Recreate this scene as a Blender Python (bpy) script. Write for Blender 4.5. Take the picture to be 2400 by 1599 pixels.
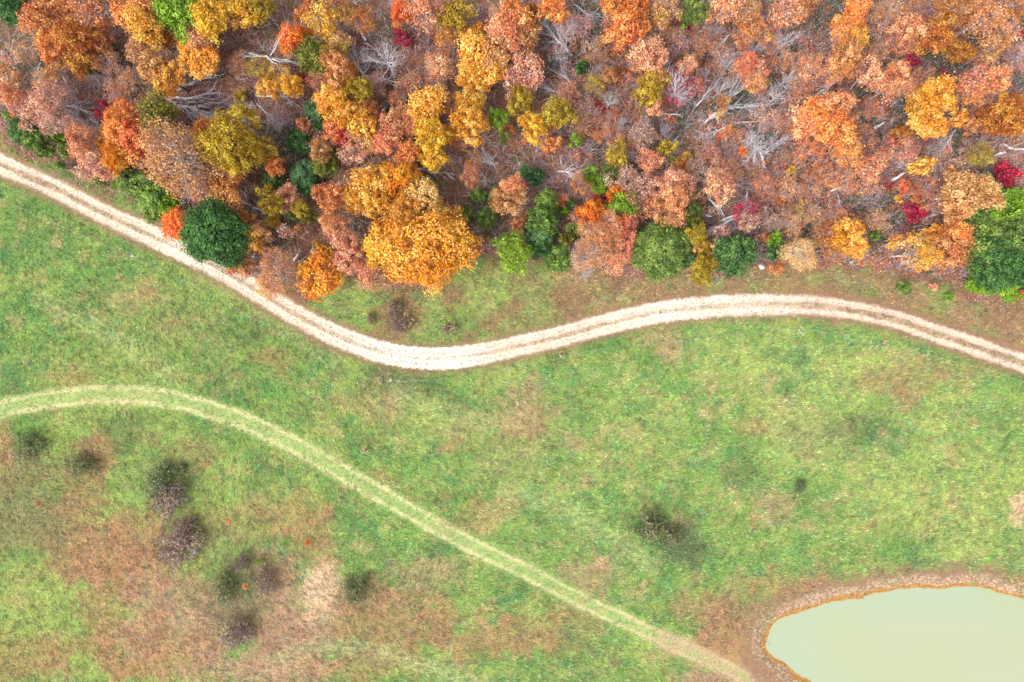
import bpy, math, random
import numpy as np
from mathutils import Vector

# ------------------------------------------------------------------ camera, sky, sun, exposure
S = 0.06                 # metres of ground per photograph pixel (2400 wide)
H = 97.0                 # height of the drone camera
scn = bpy.context.scene
for o in list(bpy.data.objects):
    bpy.data.objects.remove(o)
C = scn.collection
cam = bpy.data.cameras.new('camera'); cam.angle = 2*math.atan(1200*S/H)
cam.clip_start = 0.5; cam.clip_end = 5000
camo = bpy.data.objects.new('camera', cam); C.objects.link(camo); camo.location = (0, 0, H)
scn.camera = camo
SUN_EL, SUN_AZ = math.radians(52), math.radians(235)     # azimuth clockwise from north (+Y)
w = bpy.data.worlds.new('World'); scn.world = w; w.use_nodes = True
nt = w.node_tree; nt.nodes.clear()
sky = nt.nodes.new('ShaderNodeTexSky'); sky.sky_type = 'NISHITA'; sky.sun_disc = False
sky.sun_elevation = SUN_EL; sky.sun_rotation = SUN_AZ; sky.dust_density = 3.0; sky.air_density = 1.0
hs = nt.nodes.new('ShaderNodeHueSaturation'); hs.inputs['Saturation'].default_value = 0.20
bg = nt.nodes.new('ShaderNodeBackground'); bg.inputs[1].default_value = 0.15
wo = nt.nodes.new('ShaderNodeOutputWorld')
nt.links.new(sky.outputs[0], hs.inputs['Color']); nt.links.new(hs.outputs[0], bg.inputs[0]); nt.links.new(bg.outputs[0], wo.inputs[0])
sl = bpy.data.lights.new('sun', 'SUN'); sl.energy = 1.25; sl.angle = math.radians(28); sl.color = (1.0, 0.95, 0.87)
so = bpy.data.objects.new('sun', sl); C.objects.link(so)
sd_ = Vector((math.sin(SUN_AZ)*math.cos(SUN_EL), math.cos(SUN_AZ)*math.cos(SUN_EL), math.sin(SUN_EL)))
so.rotation_euler = sd_.to_track_quat('Z', 'Y').to_euler(); so.location = (0, 0, 60)
scn.view_settings.view_transform = 'Standard'; scn.view_settings.look = 'None'
scn.view_settings.gamma = 1; scn.view_settings.use_curve_mapping = False
scn.view_settings.exposure = 1.72

random.seed(7); rng = np.random.default_rng(7)
def lin(c, k=1.0):
    c = np.asarray(c, float)/255
    return np.where(c <= .04045, c/12.92, ((c+.055)/1.055)**2.4)*k
def px(x, y, h=0.0):
    """ground position of what stands h metres up and is seen at pixel x, y"""
    f = (H-h)/H
    return ((x-1200)*S*f, (799.5-y)*S*f)

# ------------------------------------------------------------------ helpers
def tag(o, label=None, cat=None, group=None, kind=None):
    if label: o['label'] = label
    if cat: o['category'] = cat
    if group: o['group'] = group
    if kind: o['kind'] = kind
    return o
def mesh_np(name, V, F, mat, attrs=None, smooth=False):
    me = bpy.data.meshes.new(name)
    V = np.asarray(V, np.float32); F = np.asarray(F, np.int32); n, k = F.shape
    me.vertices.add(len(V)); me.vertices.foreach_set('co', V.ravel())
    me.loops.add(n*k); me.loops.foreach_set('vertex_index', F.ravel())
    me.polygons.add(n); me.polygons.foreach_set('loop_start', np.arange(n, dtype=np.int32)*k)
    if smooth: me.polygons.foreach_set('use_smooth', np.ones(n, bool))
    me.update(calc_edges=True)
    for an, (tp, dat) in (attrs or {}).items():
        a = me.attributes.new(an, tp, 'POINT')
        a.data.foreach_set('color' if tp == 'FLOAT_COLOR' else 'value', np.asarray(dat, np.float32).ravel())
    if mat: me.materials.append(mat)
    return me
def obj(name, me, parent=None, loc=(0, 0, 0)):
    o = bpy.data.objects.new(name, me); C.objects.link(o); o.location = loc
    if parent: o.parent = parent
    return o
def empty(name, loc, rz=0, sc=(1, 1, 1), rx=0, ry=0):
    o = bpy.data.objects.new(name, None); C.objects.link(o); o.empty_display_size = 0.3
    o.location = loc; o.rotation_euler = (rx, ry, rz); o.scale = sc
    return o

def hash2(ix, iy, seed):
    h = (ix.astype(np.int64)*374761393 + iy.astype(np.int64)*668265263 + seed*974634777) & 0xffffffff
    h = ((h ^ (h >> 13))*1274126177) & 0xffffffff
    h = (h ^ (h >> 16)) & 0xffffffff
    h = (h*2246822519) & 0xffffffff
    return ((h ^ (h >> 15)) & 0xffffff)/float(0xffffff)
def vn(x, y, s, seed=0):
    x = x/s; y = y/s
    ix = np.floor(x); iy = np.floor(y); fx = x-ix; fy = y-iy
    fx = fx*fx*(3-2*fx); fy = fy*fy*(3-2*fy)
    a = hash2(ix, iy, seed); b = hash2(ix+1, iy, seed); c = hash2(ix, iy+1, seed); d = hash2(ix+1, iy+1, seed)
    return (a*(1-fx)+b*fx)*(1-fy)+(c*(1-fx)+d*fx)*fy
def fbm(x, y, s, seed=0, o=3):
    t = 0; n = 0; a = 1.0
    for i in range(o):
        t = t+a*vn(x+17.3*i, y-9.1*i, s/2**i, seed+i); n += a; a *= .55
    return t/n
def ss(a, b, x):
    t = np.clip((x-a)/(b-a), 0, 1); return t*t*(3-2*t)
def mixc(A, B, m):
    return A*(1-m[..., None])+B*m[..., None]

def catmull(P, n=14):
    P = [np.array(p, float) for p in P]; P = [2*P[0]-P[1]]+P+[2*P[-1]-P[-2]]
    out = []
    for i in range(1, len(P)-2):
        for t in np.linspace(0, 1, n, endpoint=False):
            out.append(.5*((2*P[i])+(P[i+1]-P[i-1])*t+(2*P[i-1]-5*P[i]+4*P[i+1]-P[i+2])*t*t+(-P[i-1]+3*P[i]-3*P[i+1]+P[i+2])*t**3))
    out.append(P[-2]); return np.array(out)
def polydist(x, y, Q, ends=True):
    """signed lateral distance to polyline Q and parameter along it (in x,y units)"""
    best = np.full(x.shape, 1e9); sgn = np.ones(x.shape); par = np.zeros(x.shape); acc = 0
    for i in range(len(Q)-1):
        a = Q[i]; d = Q[i+1]-a; L = math.hypot(*d); u = d/L
        px_ = x-a[0]; py_ = y-a[1]
        t = px_*u[0]+py_*u[1]; lo = -1e4 if i == 0 and ends else 0; hi = 1e4 if i == len(Q)-2 and ends else L
        tc = np.clip(t, lo, hi); ex = px_-tc*u[0]; ey = py_-tc*u[1]
        dd = np.hypot(ex, ey); m = dd < best
        best = np.where(m, dd, best); sgn = np.where(m, np.sign(u[0]*py_-u[1]*px_), sgn); par = np.where(m, acc+tc, par)
        acc += L
    return best*sgn, par

ROAD = [(-420, 190), (-200, 285), (0, 385), (120, 438), (255, 507), (408, 578), (510, 628), (600, 681), (700, 742), (800, 792), (900, 827), (1004, 841),
        (1106, 834), (1208, 813), (1310, 790), (1400, 765), (1530, 735), (1640, 722), (1734, 716), (1840, 715), (1938, 720), (2080, 745), (2180, 778), (2290, 815), (2400, 853), (2600, 925), (2900, 1030)]
TRACK = [(-400, 1120), (-180, 1015), (0, 961), (134, 934), (267, 924), (401, 936), (535, 974), (669, 1032), (800, 1106), (900, 1163), (991, 1216), (1106, 1279), (1240, 1345),
         (1355, 1405), (1440, 1445), (1530, 1487), (1632, 1533), (1734, 1582), (1850, 1650), (2000, 1760)]
FAINT = [(640, 1560), (700, 1530), (790, 1518), (890, 1530), (1000, 1562), (1100, 1600), (1250, 1650)]
MOW = [[(640, 1560), (700, 1530), (790, 1518), (890, 1530), (1000, 1562), (1100, 1600), (1250, 1650)], [(90, 700), (230, 770), (330, 830), (425, 890)], [(930, 918), (1020, 955), (1120, 985), (1230, 985)], [(1180, 1150), (1330, 1200), (1440, 1270), (1530, 1330)], [(480, 640), (640, 740), (790, 850)]]
POND = [(2400, 1406), (2367, 1400), (2313, 1384), (2271, 1378), (2239, 1381), (2207, 1387), (2160, 1383), (2112, 1387), (2064, 1394), (2016, 1407), (1962, 1412), (1921, 1426), (1873, 1442),
        (1828, 1458), (1806, 1480), (1798, 1505), (1803, 1527), (1825, 1550), (1854, 1569), (1880, 1586), (1906, 1600), (1960, 1650), (2050, 1740), (2300, 1840), (2600, 1800), (2760, 1640), (2650, 1470), (2500, 1425)]
def pond_poly():
    P = [np.array(p, float) for p in POND]; out = []; n = len(P)
    for i in range(n):
        a, b, c, d = P[i-1], P[i], P[(i+1) % n], P[(i+2) % n]
        for t in np.linspace(0, 1, 4, endpoint=False):
            out.append(.5*((2*b)+(c-a)*t+(2*a-5*b+4*c-d)*t*t+(-a+3*b-3*c+d)*t**3))
    return np.array(out)
RQ = catmull(ROAD, 6); TQ = catmull(TRACK, 6); FQ = catmull(FAINT, 6); PQ = pond_poly()
def pond_sd(x, y):
    """signed distance (px), negative in the water; cheap outside a window"""
    out = np.full(x.shape, 900.0)
    m = (x > 1300) & (y > 1050) & (x < 3300) & (y < 2400)
    xx = x[m]; yy = y[m]; best = np.full(xx.shape, 1e9); ins = np.zeros(xx.shape, bool); n = len(PQ)
    for i in range(n):
        a = PQ[i]; b = PQ[(i+1) % n]; d = b-a
        t = np.clip(((xx-a[0])*d[0]+(yy-a[1])*d[1])/(d@d), 0, 1)
        best = np.minimum(best, np.hypot(xx-a[0]-t*d[0], yy-a[1]-t*d[1]))
        c = ((a[1] > yy) != (b[1] > yy)) & (xx < (b[0]-a[0])*(yy-a[1])/(b[1]-a[1]+1e-12)+a[0])
        ins ^= c
    wob = (fbm(xx, yy, 34, 77, 4)-.5)*15
    out[m] = np.where(ins, -best, best)+wob*np.clip(1-best/60, 0, 1)
    return out
WX = [-600, 0, 150, 300, 400, 470, 540, 600, 660, 720, 800, 900, 1000, 1080, 1140, 1300, 1450, 1700, 1850, 2000, 2120, 2250, 2400, 3000]
WY = [40, 330, 395, 462, 520, 560, 650, 665, 690, 690, 655, 675, 672, 625, 600, 622, 640, 648, 622, 620, 650, 690, 705, 760]
def wood(x, y):      # >0 inside the woodland (px)
    return np.interp(x, WX, WY)-y+(fbm(x, y, 60, 5)-.5)*60

GA, GB, GY, GT = [lin(c) for c in [(132, 174, 84), (100, 152, 80), (182, 198, 104), (204, 184, 126)]]
BR, PK, ST, OL = [lin(c) for c in [(198, 146, 108), (208, 160, 132), (236, 202, 162), (150, 146, 96)]]
LI, LJ, LP, LD, LG = [lin(c) for c in [(178, 128, 106), (212, 154, 122), (202, 158, 148), (136, 102, 82), (132, 136, 86)]]
PATCH = [(2392, 1185, 26, 44, 1.0, ST), (1810, 1620, 110, 40, .9, PK), (1590, 1508, 50, 22, .7, PK), (30, 1100, 60, 60, .6, BR), (130, 1230, 120, 40, .7, BR), (250, 1440, 60, 60, .6, BR), (1745, 1560, 60, 60, .95, BR), (1760, 1440, 70, 36, .9, BR), (1640, 1520, 60, 30, .9, PK), (1900, 1392, 150, 20, .85, BR), (2200, 1360, 220, 15, .8, BR), (1700, 1590, 80, 20, .9, PK), (300, 1250, 90, 50, .8, BR), (520, 1420, 90, 50, .8, PK), (250, 1300, 150, 60, .9, BR), (330, 1350, 120, 55, .9, BR), (390, 1400, 130, 50, .6, PK), (420, 1480, 170, 60, .8, PK), (330, 1530, 160, 60, .9, BR), (500, 1570, 120, 40, .8, PK),
         (640, 1420, 80, 70, .8, PK), (690, 1480, 80, 60, .8, PK), (755, 1380, 48, 70, 1.0, ST), (640, 1560, 80, 50, .8, PK), (720, 1560, 60, 60, .8, PK), (950, 1460, 150, 60, .8, BR),
         (850, 1400, 60, 40, .7, BR), (1150, 1500, 130, 40, .6, BR), (880, 1560, 120, 40, .6, BR), (745, 1265, 50, 60, .7, BR), (700, 1200, 60, 40, .5, BR), (90, 1160, 120, 80, .7, OL), (60, 1240, 90, 80, .7, OL),
         (190, 1130, 50, 70, .6, BR), (235, 1070, 30, 50, .7, BR), (10, 1040, 30, 50, .7, BR), (440, 1070, 60, 35, .5, BR), (550, 1220, 110, 40, .4, BR), (60, 1540, 80, 50, .6, BR), (620, 1340, 80, 50, .6, PK),
         (1365, 1345, 46, 26, .8, PK), (1190, 1050, 120, 90, .35, GT), (1210, 1000, 50, 30, .5, BR), (1345, 1042, 40, 24, .6, PK), (1240, 960, 40, 50, .5, PK), (1110, 1210, 60, 40, .45, BR), (1590, 1235, 24, 16, .8, PK),
         (1700, 1450, 90, 60, .7, OL), (1700, 1500, 80, 50, .8, BR), (1850, 1370, 120, 30, .5, BR), (1820, 1190, 50, 40, .5, PK), (1890, 1010, 90, 60, .4, GT), (2150, 880, 150, 40, .5, BR), (1650, 1420, 60, 50, .4, BR),
         (640, 840, 60, 30, .6, BR), (880, 940, 60, 50, .4, PK), (170, 890, 60, 25, .5, BR), (1560, 800, 60, 30, .5, PK), (400, 760, 120, 80, .25, OL), (1000, 1340, 80, 40, .5, PK), (1300, 1480, 120, 50, .4, BR)]
DARKP = [(1540, 1245, 110, 60), (1600, 1290, 80, 50), (400, 1140, 90, 80), (430, 1270, 80, 70), (545, 1400, 90, 110), (840, 1375, 60, 50), (70, 1045, 40, 40), (185, 1085, 40, 36), (1740, 1095, 50, 60), (1620, 1290, 60, 40), (920, 900, 120, 50), (2000, 1000, 90, 50), (300, 1010, 60, 60)]
def field(x, y):
    """plain colour of what grows or lies at pixel position x, y"""
    jx = (vn(x, y, 7, 301)-.5)*26+(vn(x, y, 3.2, 302)-.5)*14; jy = (vn(x, y, 7, 303)-.5)*26+(vn(x, y, 3.2, 304)-.5)*14
    x0_ = x; y0_ = y; k_ = (wood(x, y) < -14); x = x+jx*k_; y = y+jy*k_
    n1 = fbm(x, y, 170, 1); n2 = fbm(x, y, 60, 21); n3 = fbm(x+.4*y, y, 26, 31); n4 = fbm(x, y, 300, 41); hf = ss(.30, .56, fbm(x, y, 11, 59, 2)); n5 = fbm(x, y, 20, 43, 2); n6 = fbm(x, y, 15, 47, 2)
    c = mixc(np.broadcast_to(GA, x.shape+(3,)), GB, ss(.48, .72, n2)*.8)
    c = mixc(c, GY, ss(.50, .75, n1)*.75)
    c = mixc(c, GT, ss(.60, .80, n3)*.65)
    c = mixc(c, GY, ss(.52, .78, n5)*.75); c = mixc(c, lin((86, 152, 92)), ss(.56, .80, n6)*.75); c = mixc(c, lin((204, 172, 128)), ss(.68, .82, fbm(x, y, 17, 49, 2))*.6)
    c = mixc(c, GY, ss(.55, .30, n4)*ss(700, 200, x)*.5)
    c = mixc(c, GT, ss(.66, .8, fbm(x, y, 44, 61))*.7)
    c = mixc(c, BR, ss(.72, .82, fbm(x, y, 40, 71))*.6)
    for (a, b, rx, ry, s, col) in PATCH:
        d = ((x-a)/rx)**2+((y-b)/ry)**2
        m = np.exp(-d*.8)*1.3
        m = ss(.30, .72, m+(n3-.5)*1.1+(n2-.5)*.9)*s*(d < 6)*(np.maximum(.42+.58*hf, s >= 1.0))
        c = mixc(c, np.asarray(col), m)
    for (a, b, rx, ry) in DARKP:
        d = ((x-a)/rx)**2+((y-b)/ry)**2
        c = mixc(c, lin((92, 112, 72)), ss(.35, .8, np.exp(-d)*1.2+(n3-.5)*1.3)*.5*(d < 6))
    for q in MOW:
        d, _ = polydist(x0_, y0_, catmull(q, 4), False); d = np.abs(d)
        c = mixc(c, lin((204, 210, 144)), ss(7, 1, np.minimum(d, np.abs(d-15))+(n3-.5)*8)*.5)
    # strip between the wood and the road
    wd = wood(x, y); rd, _ = polydist(x, y, RQ[::3])
    north = ss(5, -12, rd)
    dry = ss(1230, 1420, x+(n1-.5)*300)
    dry = np.clip(dry-ss(.52, .66, n2)*ss(2080, 1900, x)*ss(1690, 1800, x)*.8*ss(635, 665, y), 0, 1)
    c = mixc(c, OL, north*.35*ss(500, 800, x)*ss(.4, .6, n3)); c = mixc(c, lin((176, 138, 102)), north*dry*ss(.35, .55, n3+.12)*.85)
    c = mixc(c, lin((170, 130, 98)), north*ss(.55, .66, fbm(x, y, 50, 91))*.8)
    # woodland floor
    L = mixc(np.broadcast_to(LI, x.shape+(3,)), LJ, ss(.42, .68, fbm(x, y, 55, 51)))
    L = mixc(L, LD, ss(.5, .75, fbm(x, y, 90, 52))*ss(1500, 1000, x)*.75)
    L = mixc(L, LP, ss(.5, .7, fbm(x, y, 120, 53))*ss(1000, 1500, x)*.7)
    g = np.exp(-(((x-690)/110)**2+((y-370)/110)**2))+np.exp(-(((x-1130)/80)**2+((y-500)/90)**2))+np.exp(-(((x-30)/130)**2+((y-90)/160)**2))+.6*np.exp(-(((x-1360)/90)**2+((y-110)/90)**2))+.7*np.exp(-(((x-2000)/70)**2+((y-120)/120)**2))
    L = mixc(L, LG, ss(.35, .8, g+(n2-.5)*.7)*.75)
    L = mixc(L, LG, ss(.62, .72, fbm(x, y, 48, 54))*.7)
    c = mixc(c, L*.84, ss(-10, 14, wd))
    return c

# ------------------------------------------------------------------ materials
def mat(name):
    m = bpy.data.materials.new(name); m.use_nodes = True; t = m.node_tree; t.nodes.clear()
    out = t.nodes.new('ShaderNodeOutputMaterial'); return m, t, out
def N(t, tp, **kw):
    n = t.nodes.new(tp)
    for k, v in kw.items(): setattr(n, k, v)
    return n
def math_(t, op, a, b=None, c=None, clamp=False):
    n = N(t, 'ShaderNodeMath', operation=op, use_clamp=clamp)
    for i, v in enumerate((a, b, c)):
        if v is None: continue
        if hasattr(v, 'links'): t.links.new(v, n.inputs[i])
        else: n.inputs[i].default_value = v
    return n.outputs[0]
def smooth(t, x, a, b):
    n = N(t, 'ShaderNodeMapRange', interpolation_type='SMOOTHSTEP')
    t.links.new(x, n.inputs[0]); n.inputs[1].default_value = a; n.inputs[2].default_value = b
    return n.outputs[0]
def mix(t, f, a, b, blend='MIX'):
    n = N(t, 'ShaderNodeMix', data_type='RGBA', blend_type=blend)
    if hasattr(f, 'links'): t.links.new(f, n.inputs[0])
    else: n.inputs[0].default_value = f
    for i, v in ((6, a), (7, b)):
        if hasattr(v, 'links'): t.links.new(v, n.inputs[i])
        else: n.inputs[i].default_value = (*v, 1)
    return n.outputs[2]
def noise(t, scale, detail=3, rough=.6, coord=None, dist=0):
    n = N(t, 'ShaderNodeTexNoise'); n.inputs['Scale'].default_value = scale; n.inputs['Detail'].default_value = detail
    n.inputs['Roughness'].default_value = rough; n.inputs['Distortion'].default_value = dist
    if coord is not None: t.links.new(coord, n.inputs['Vector'])
    return n.outputs['Fac']
def geo(t): return N(t, 'ShaderNodeNewGeometry').outputs['Position']
def attr(t, name, kind='GEOMETRY'):
    return N(t, 'ShaderNodeAttribute', attribute_name=name, attribute_type=kind)

KG = 0.42      # photograph brightness to real albedo, ground
def ground_material():
    m, t, out = mat('meadow_and_road_ground'); P = geo(t)
    b = N(t, 'ShaderNodeBsdfPrincipled'); b.inputs['Roughness'].default_value = .95; b.inputs['Specular IOR Level'].default_value = .1
    base = attr(t, 'tint').outputs['Color']
    nf = noise(t, 3.2, 5, .75, P); ng = noise(t, 9, 3, .7, P); nl = noise(t, .6, 4, .6, P)
    v = math_(t, 'ADD', math_(t, 'MULTIPLY', nf, 1.1), math_(t, 'ADD', math_(t, 'MULTIPLY', ng, .7), .1))
    vv = N(t, 'ShaderNodeCombineColor')
    for i in range(3): t.links.new(v, vv.inputs[i])
    col = mix(t, 1.0, base, vv.outputs[0], 'MULTIPLY')
    u = attr(t, 'road_u').outputs['Fac']; hw = attr(t, 'road_w').outputs['Fac']; md = attr(t, 'road_m').outputs['Fac']
    au = math_(t, 'ABSOLUTE', u)
    jit = math_(t, 'MULTIPLY', math_(t, 'SUBTRACT', noise(t, 1.2, 7, .75, P), .5), 1.5)
    auj = math_(t, 'ADD', au, jit)
    sh = smooth(t, math_(t, 'ADD', auj, math_(t, 'MULTIPLY', math_(t, 'SUBTRACT', nl, .5), 1.6)), 2.9, 1.5)                   # trodden shoulder
    shc = mix(t, noise(t, 2.5, 5, .7, P), lin((136, 104, 86), KG*.85), lin((190, 150, 122), KG*.9))
    col = mix(t, math_(t, 'MULTIPLY', sh, .85), col, shc)
    mid = smooth(t, auj, 1.55, 1.25)                # roadbed incl. middle strip
    midc = mix(t, smooth(t, math_(t, 'ADD', math_(t, 'MULTIPLY', noise(t, 3.0, 6, .8, P), .6), math_(t, 'MULTIPLY', noise(t, .28, 4, .7, P), .4)), .40, .58), lin((146, 114, 88), KG*.85), lin((222, 190, 162), KG*.95))
    col = mix(t, mid, col, midc)
    rc = math_(t, 'ABSOLUTE', math_(t, 'SUBTRACT', au, .80))
    e = math_(t, 'SUBTRACT', math_(t, 'ADD', math_(t, 'ADD', rc, math_(t, 'MULTIPLY', jit, .6)), math_(t, 'MULTIPLY', math_(t, 'SUBTRACT', noise(t, .16, 3, .6, P), .5), .7)), hw)
    rut = smooth(t, e, .24, -.12)
    rutc = mix(t, smooth(t, noise(t, 2.6, 8, .85, P), .32, .56), lin((204, 172, 144), KG), mix(t, md, lin((246, 224, 200), KG*1.02), lin((255, 244, 230), KG*1.2)))
    rutc = mix(t, smooth(t, noise(t, .35, 3, .6, P), .55, .75), rutc, lin((250, 222, 190), KG))
    col = mix(t, rut, col, rutc)
    # worn gravel across the whole road where it was graded
    wide = math_(t, 'MULTIPLY', md, smooth(t, auj, 1.75, 1.35))
    wide = math_(t, 'MULTIPLY', wide, smooth(t, noise(t, 3.5, 5, .75, P), .36, .50))
    col = mix(t, wide, col, rutc)
    # mown two-rut grass track
    tu = attr(t, 'track_u').outputs['Fac']; at = math_(t, 'ABSOLUTE', tu); tjit = math_(t, 'SUBTRACT', noise(t, .25, 5, .7, P), .5)
    td = attr(t, 'track_d').outputs['Fac']
    atj = math_(t, 'ADD', math_(t, 'ADD', at, math_(t, 'MULTIPLY', jit, .5)), math_(t, 'MULTIPLY', tjit, .6))
    tc = mix(t, smooth(t, noise(t, 1.7, 5, .75, P), .3, .7), lin((150, 184, 100), KG), lin((214, 220, 154), KG))
    col = mix(t, math_(t, 'MULTIPLY', smooth(t, atj, 1.8, .9), .62), col, tc)
    tr = math_(t, 'MULTIPLY', smooth(t, noise(t, .22, 4, .7, P), .28, .5), smooth(t, math_(t, 'ABSOLUTE', math_(t, 'SUBTRACT', atj, .92)), .50, .06))
    trc = mix(t, td, lin((236, 226, 170), KG), lin((222, 190, 160), KG))
    col = mix(t, math_(t, 'MULTIPLY', tr, math_(t, 'ADD', .35, math_(t, 'MULTIPLY', nf, .7))), col, trc)
    tdd = math_(t, 'MULTIPLY', math_(t, 'MULTIPLY', smooth(t, td, .25, 1.0), smooth(t, atj, 1.9, 1.0)), smooth(t, math_(t, 'ADD', math_(t, 'MULTIPLY', noise(t, 1.1, 6, .75, P), .6), math_(t, 'MULTIPLY', noise(t, .3, 3, .6, P), .4)), .42, .56))
    col = mix(t, math_(t, 'MULTIPLY', tdd, .8), col, mix(t, smooth(t, nf, .4, .6), lin((170, 132, 106), KG), lin((222, 190, 162), KG)))
    # pond margin
    sdp = attr(t, 'pond_d').outputs['Fac']
    sj = math_(t, 'ADD', sdp, math_(t, 'MULTIPLY', math_(t, 'SUBTRACT', noise(t, 1.1, 6, .75, P), .5), 2.4))
    dirt = mix(t, noise(t, 2.2, 5, .75, P), lin((128, 98, 76), KG*.85), lin((194, 154, 124), KG*.95))
    nd = smooth(t, math_(t, 'ADD', sj, math_(t, 'MULTIPLY', nl, 6.0)), 8.2, 5.4)
    col = mix(t, nd, col, dirt)
    pale = mix(t, smooth(t, noise(t, 4, 5, .8, P), .35, .55), lin((160, 122, 92), KG*.9), lin((244, 216, 184), KG))
    col = mix(t, math_(t, 'MULTIPLY', smooth(t, math_(t, 'ADD', sj, math_(t, 'MULTIPLY', math_(t, 'SUBTRACT', nl, .5), 2.5)), 2.6, 1.5), math_(t, 'ADD', .05, math_(t, 'MULTIPLY', smooth(t, nf, .45, .60), .85))), col, pale)
    sk = math_(t, 'ADD', sdp, math_(t, 'MULTIPLY', math_(t, 'SUBTRACT', noise(t, 1.6, 6, .75, P), .5), 1.3))
    rim = mix(t, smooth(t, noise(t, 4.5, 5, .8, P), .35, .65), lin((150, 100, 46), KG*.75), lin((238, 176, 92), KG*.9))
    col = mix(t, math_(t, 'MULTIPLY', smooth(t, math_(t, 'ADD', sk, math_(t, 'MULTIPLY', math_(t, 'SUBTRACT', nl, .5), 1.2)), .85, .35), .9), col, rim)
    t.links.new(col, b.inputs['Base Color'])
    bu = N(t, 'ShaderNodeBump'); bu.inputs['Distance'].default_value = .25; bu.inputs['Strength'].default_value = .5
    t.links.new(nf, bu.inputs['Height']); t.links.new(bu.outputs[0], b.inputs['Normal'])
    t.links.new(b.outputs[0], out.inputs[0]); return m

def foliage_material(name, k, kind='object', translucency=.3):
    m, t, out = mat(name)
    lv = attr(t, 'leaf').outputs['Fac']; cv = attr(t, 'clump').outputs['Fac']
    if kind == 'object':
        oc = N(t, 'ShaderNodeObjectInfo'); c1 = oc.outputs['Color']; c2 = attr(t, 'tip_colour', 'OBJECT').outputs['Color']
        f = smooth(t, math_(t, 'ADD', math_(t, 'MULTIPLY', cv, .75), math_(t, 'MULTIPLY', lv, .35)), .35, .8)
        c = mix(t, f, c1, c2)
    else: c = attr(t, 'tint').outputs['Color']
    hsv = N(t, 'ShaderNodeHueSaturation'); t.links.new(c, hsv.inputs['Color'])
    t.links.new(math_(t, 'ADD', math_(t, 'MULTIPLY', math_(t, 'SUBTRACT', cv, .6), .018), .5), hsv.inputs['Hue'])
    t.links.new(math_(t, 'MULTIPLY', math_(t, 'ADD', math_(t, 'ADD', math_(t, 'MULTIPLY', lv, .36), math_(t, 'MULTIPLY', cv, .22)), .72), k), hsv.inputs['Value'])
    t.links.new(math_(t, 'SUBTRACT', 1.12, math_(t, 'MULTIPLY', lv, .25)), hsv.inputs['Saturation'])
    b = N(t, 'ShaderNodeBsdfPrincipled'); b.inputs['Roughness'].default_value = .6; b.inputs['Specular IOR Level'].default_value = .25
    tr = N(t, 'ShaderNodeBsdfTranslucent'); ms = N(t, 'ShaderNodeMixShader'); ms.inputs[0].default_value = translucency
    t.links.new(hsv.outputs[0], b.inputs['Base Color']); t.links.new(hsv.outputs[0], tr.inputs[0])
    t.links.new(b.outputs[0], ms.inputs[1]); t.links.new(tr.outputs[0], ms.inputs[2]); t.links.new(ms.outputs[0], out.inputs[0]); return m
def bark_material(name, a, b_, k=.5):
    m, t, out = mat(name); P = geo(t)
    b = N(t, 'ShaderNodeBsdfPrincipled'); b.inputs['Roughness'].default_value = .9; b.inputs['Specular IOR Level'].default_value = .15
    c = mix(t, smooth(t, noise(t, 2.2, 5, .75, P), .35, .65), lin(a, k), lin(b_, k))
    t.links.new(c, b.inputs['Base Color'])
    bu = N(t, 'ShaderNodeBump'); bu.inputs['Distance'].default_value = .03; bu.inputs['Strength'].default_value = .6
    t.links.new(noise(t, 14, 4, .7, P), bu.inputs['Height']); t.links.new(bu.outputs[0], b.inputs['Normal'])
    t.links.new(b.outputs[0], out.inputs[0]); return m
M_GROUND = ground_material()
M_LEAF = foliage_material('autumn_leaves', 1.0)
M_STUFF = foliage_material('low_growth', 1.0, 'attr', .2)
M_BARK = bark_material('brown_grey_bark', (98, 84, 78), (150, 136, 130))
M_PALE = bark_material('weathered_pale_wood', (168, 160, 166), (234, 228, 232), .62)
M_TWIG = bark_material('mauve_grey_twigs', (170, 150, 154), (220, 206, 212), .58)
M_LOG = bark_material('weathered_log_wood', (140, 122, 118), (206, 192, 186))

# ------------------------------------------------------------------ ground
def axis(lo, hi, st):
    a = list(np.arange(lo, hi+st/2, st)); d = st; p = hi; 
    while p < 900: d *= 1.35; p += d; a.append(p)
    d = st; p = lo; pre = []
    while p > -900: d *= 1.35; p -= d; pre.append(p)
    return np.array(pre[::-1]+a)
def height(x, y, sd=None):
    """ground height in metres for world x, y"""
    X = x/S+1200; Y = 799.5-y/S
    if sd is None: sd = pond_sd(X, Y)
    s = sd*S
    z = (fbm(x, y, 30, 11, 3)-.5)*1.2+(fbm(x, y, 3.2, 12, 2)-.5)*.22
    k = ss(10, 1.5, s); z = z*(1-k)
    z = z-.55*ss(2.2, 0, s)-.9*ss(0, -4, s)-k*.05
    return z
xs = axis(-80, 80, .3); ys = axis(-56, 56, .3)
GX, GYY = np.meshgrid(xs, ys); gx = GX.ravel(); gy = GYY.ravel()
PX = gx/S+1200; PY = 799.5-gy/S
sdp = pond_sd(PX, PY)
gz = height(gx, gy, sdp)
ru, rp = polydist(PX, PY, RQ); tu, tp = polydist(PX, PY, TQ); fu, _ = polydist(PX, PY, FQ)
gz = gz-.10*np.exp(-((np.abs(ru*S)-.8)/.45)**2)
rw = np.interp(PX, [0, 250, 400, 600, 800, 950, 1080, 1300, 1500, 1700, 1900, 2100, 2400], [.38, .36, .46, .40, .44, .56, .54, .44, .50, .36, .28, .31, .29])
rm = np.interp(PX, [0, 300, 420, 560, 700, 850, 960, 1080, 1160, 1450, 1560, 1800, 1950], [.1, .2, .7, .4, .3, .6, .95, .85, .3, .3, .75, .55, 0])
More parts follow.
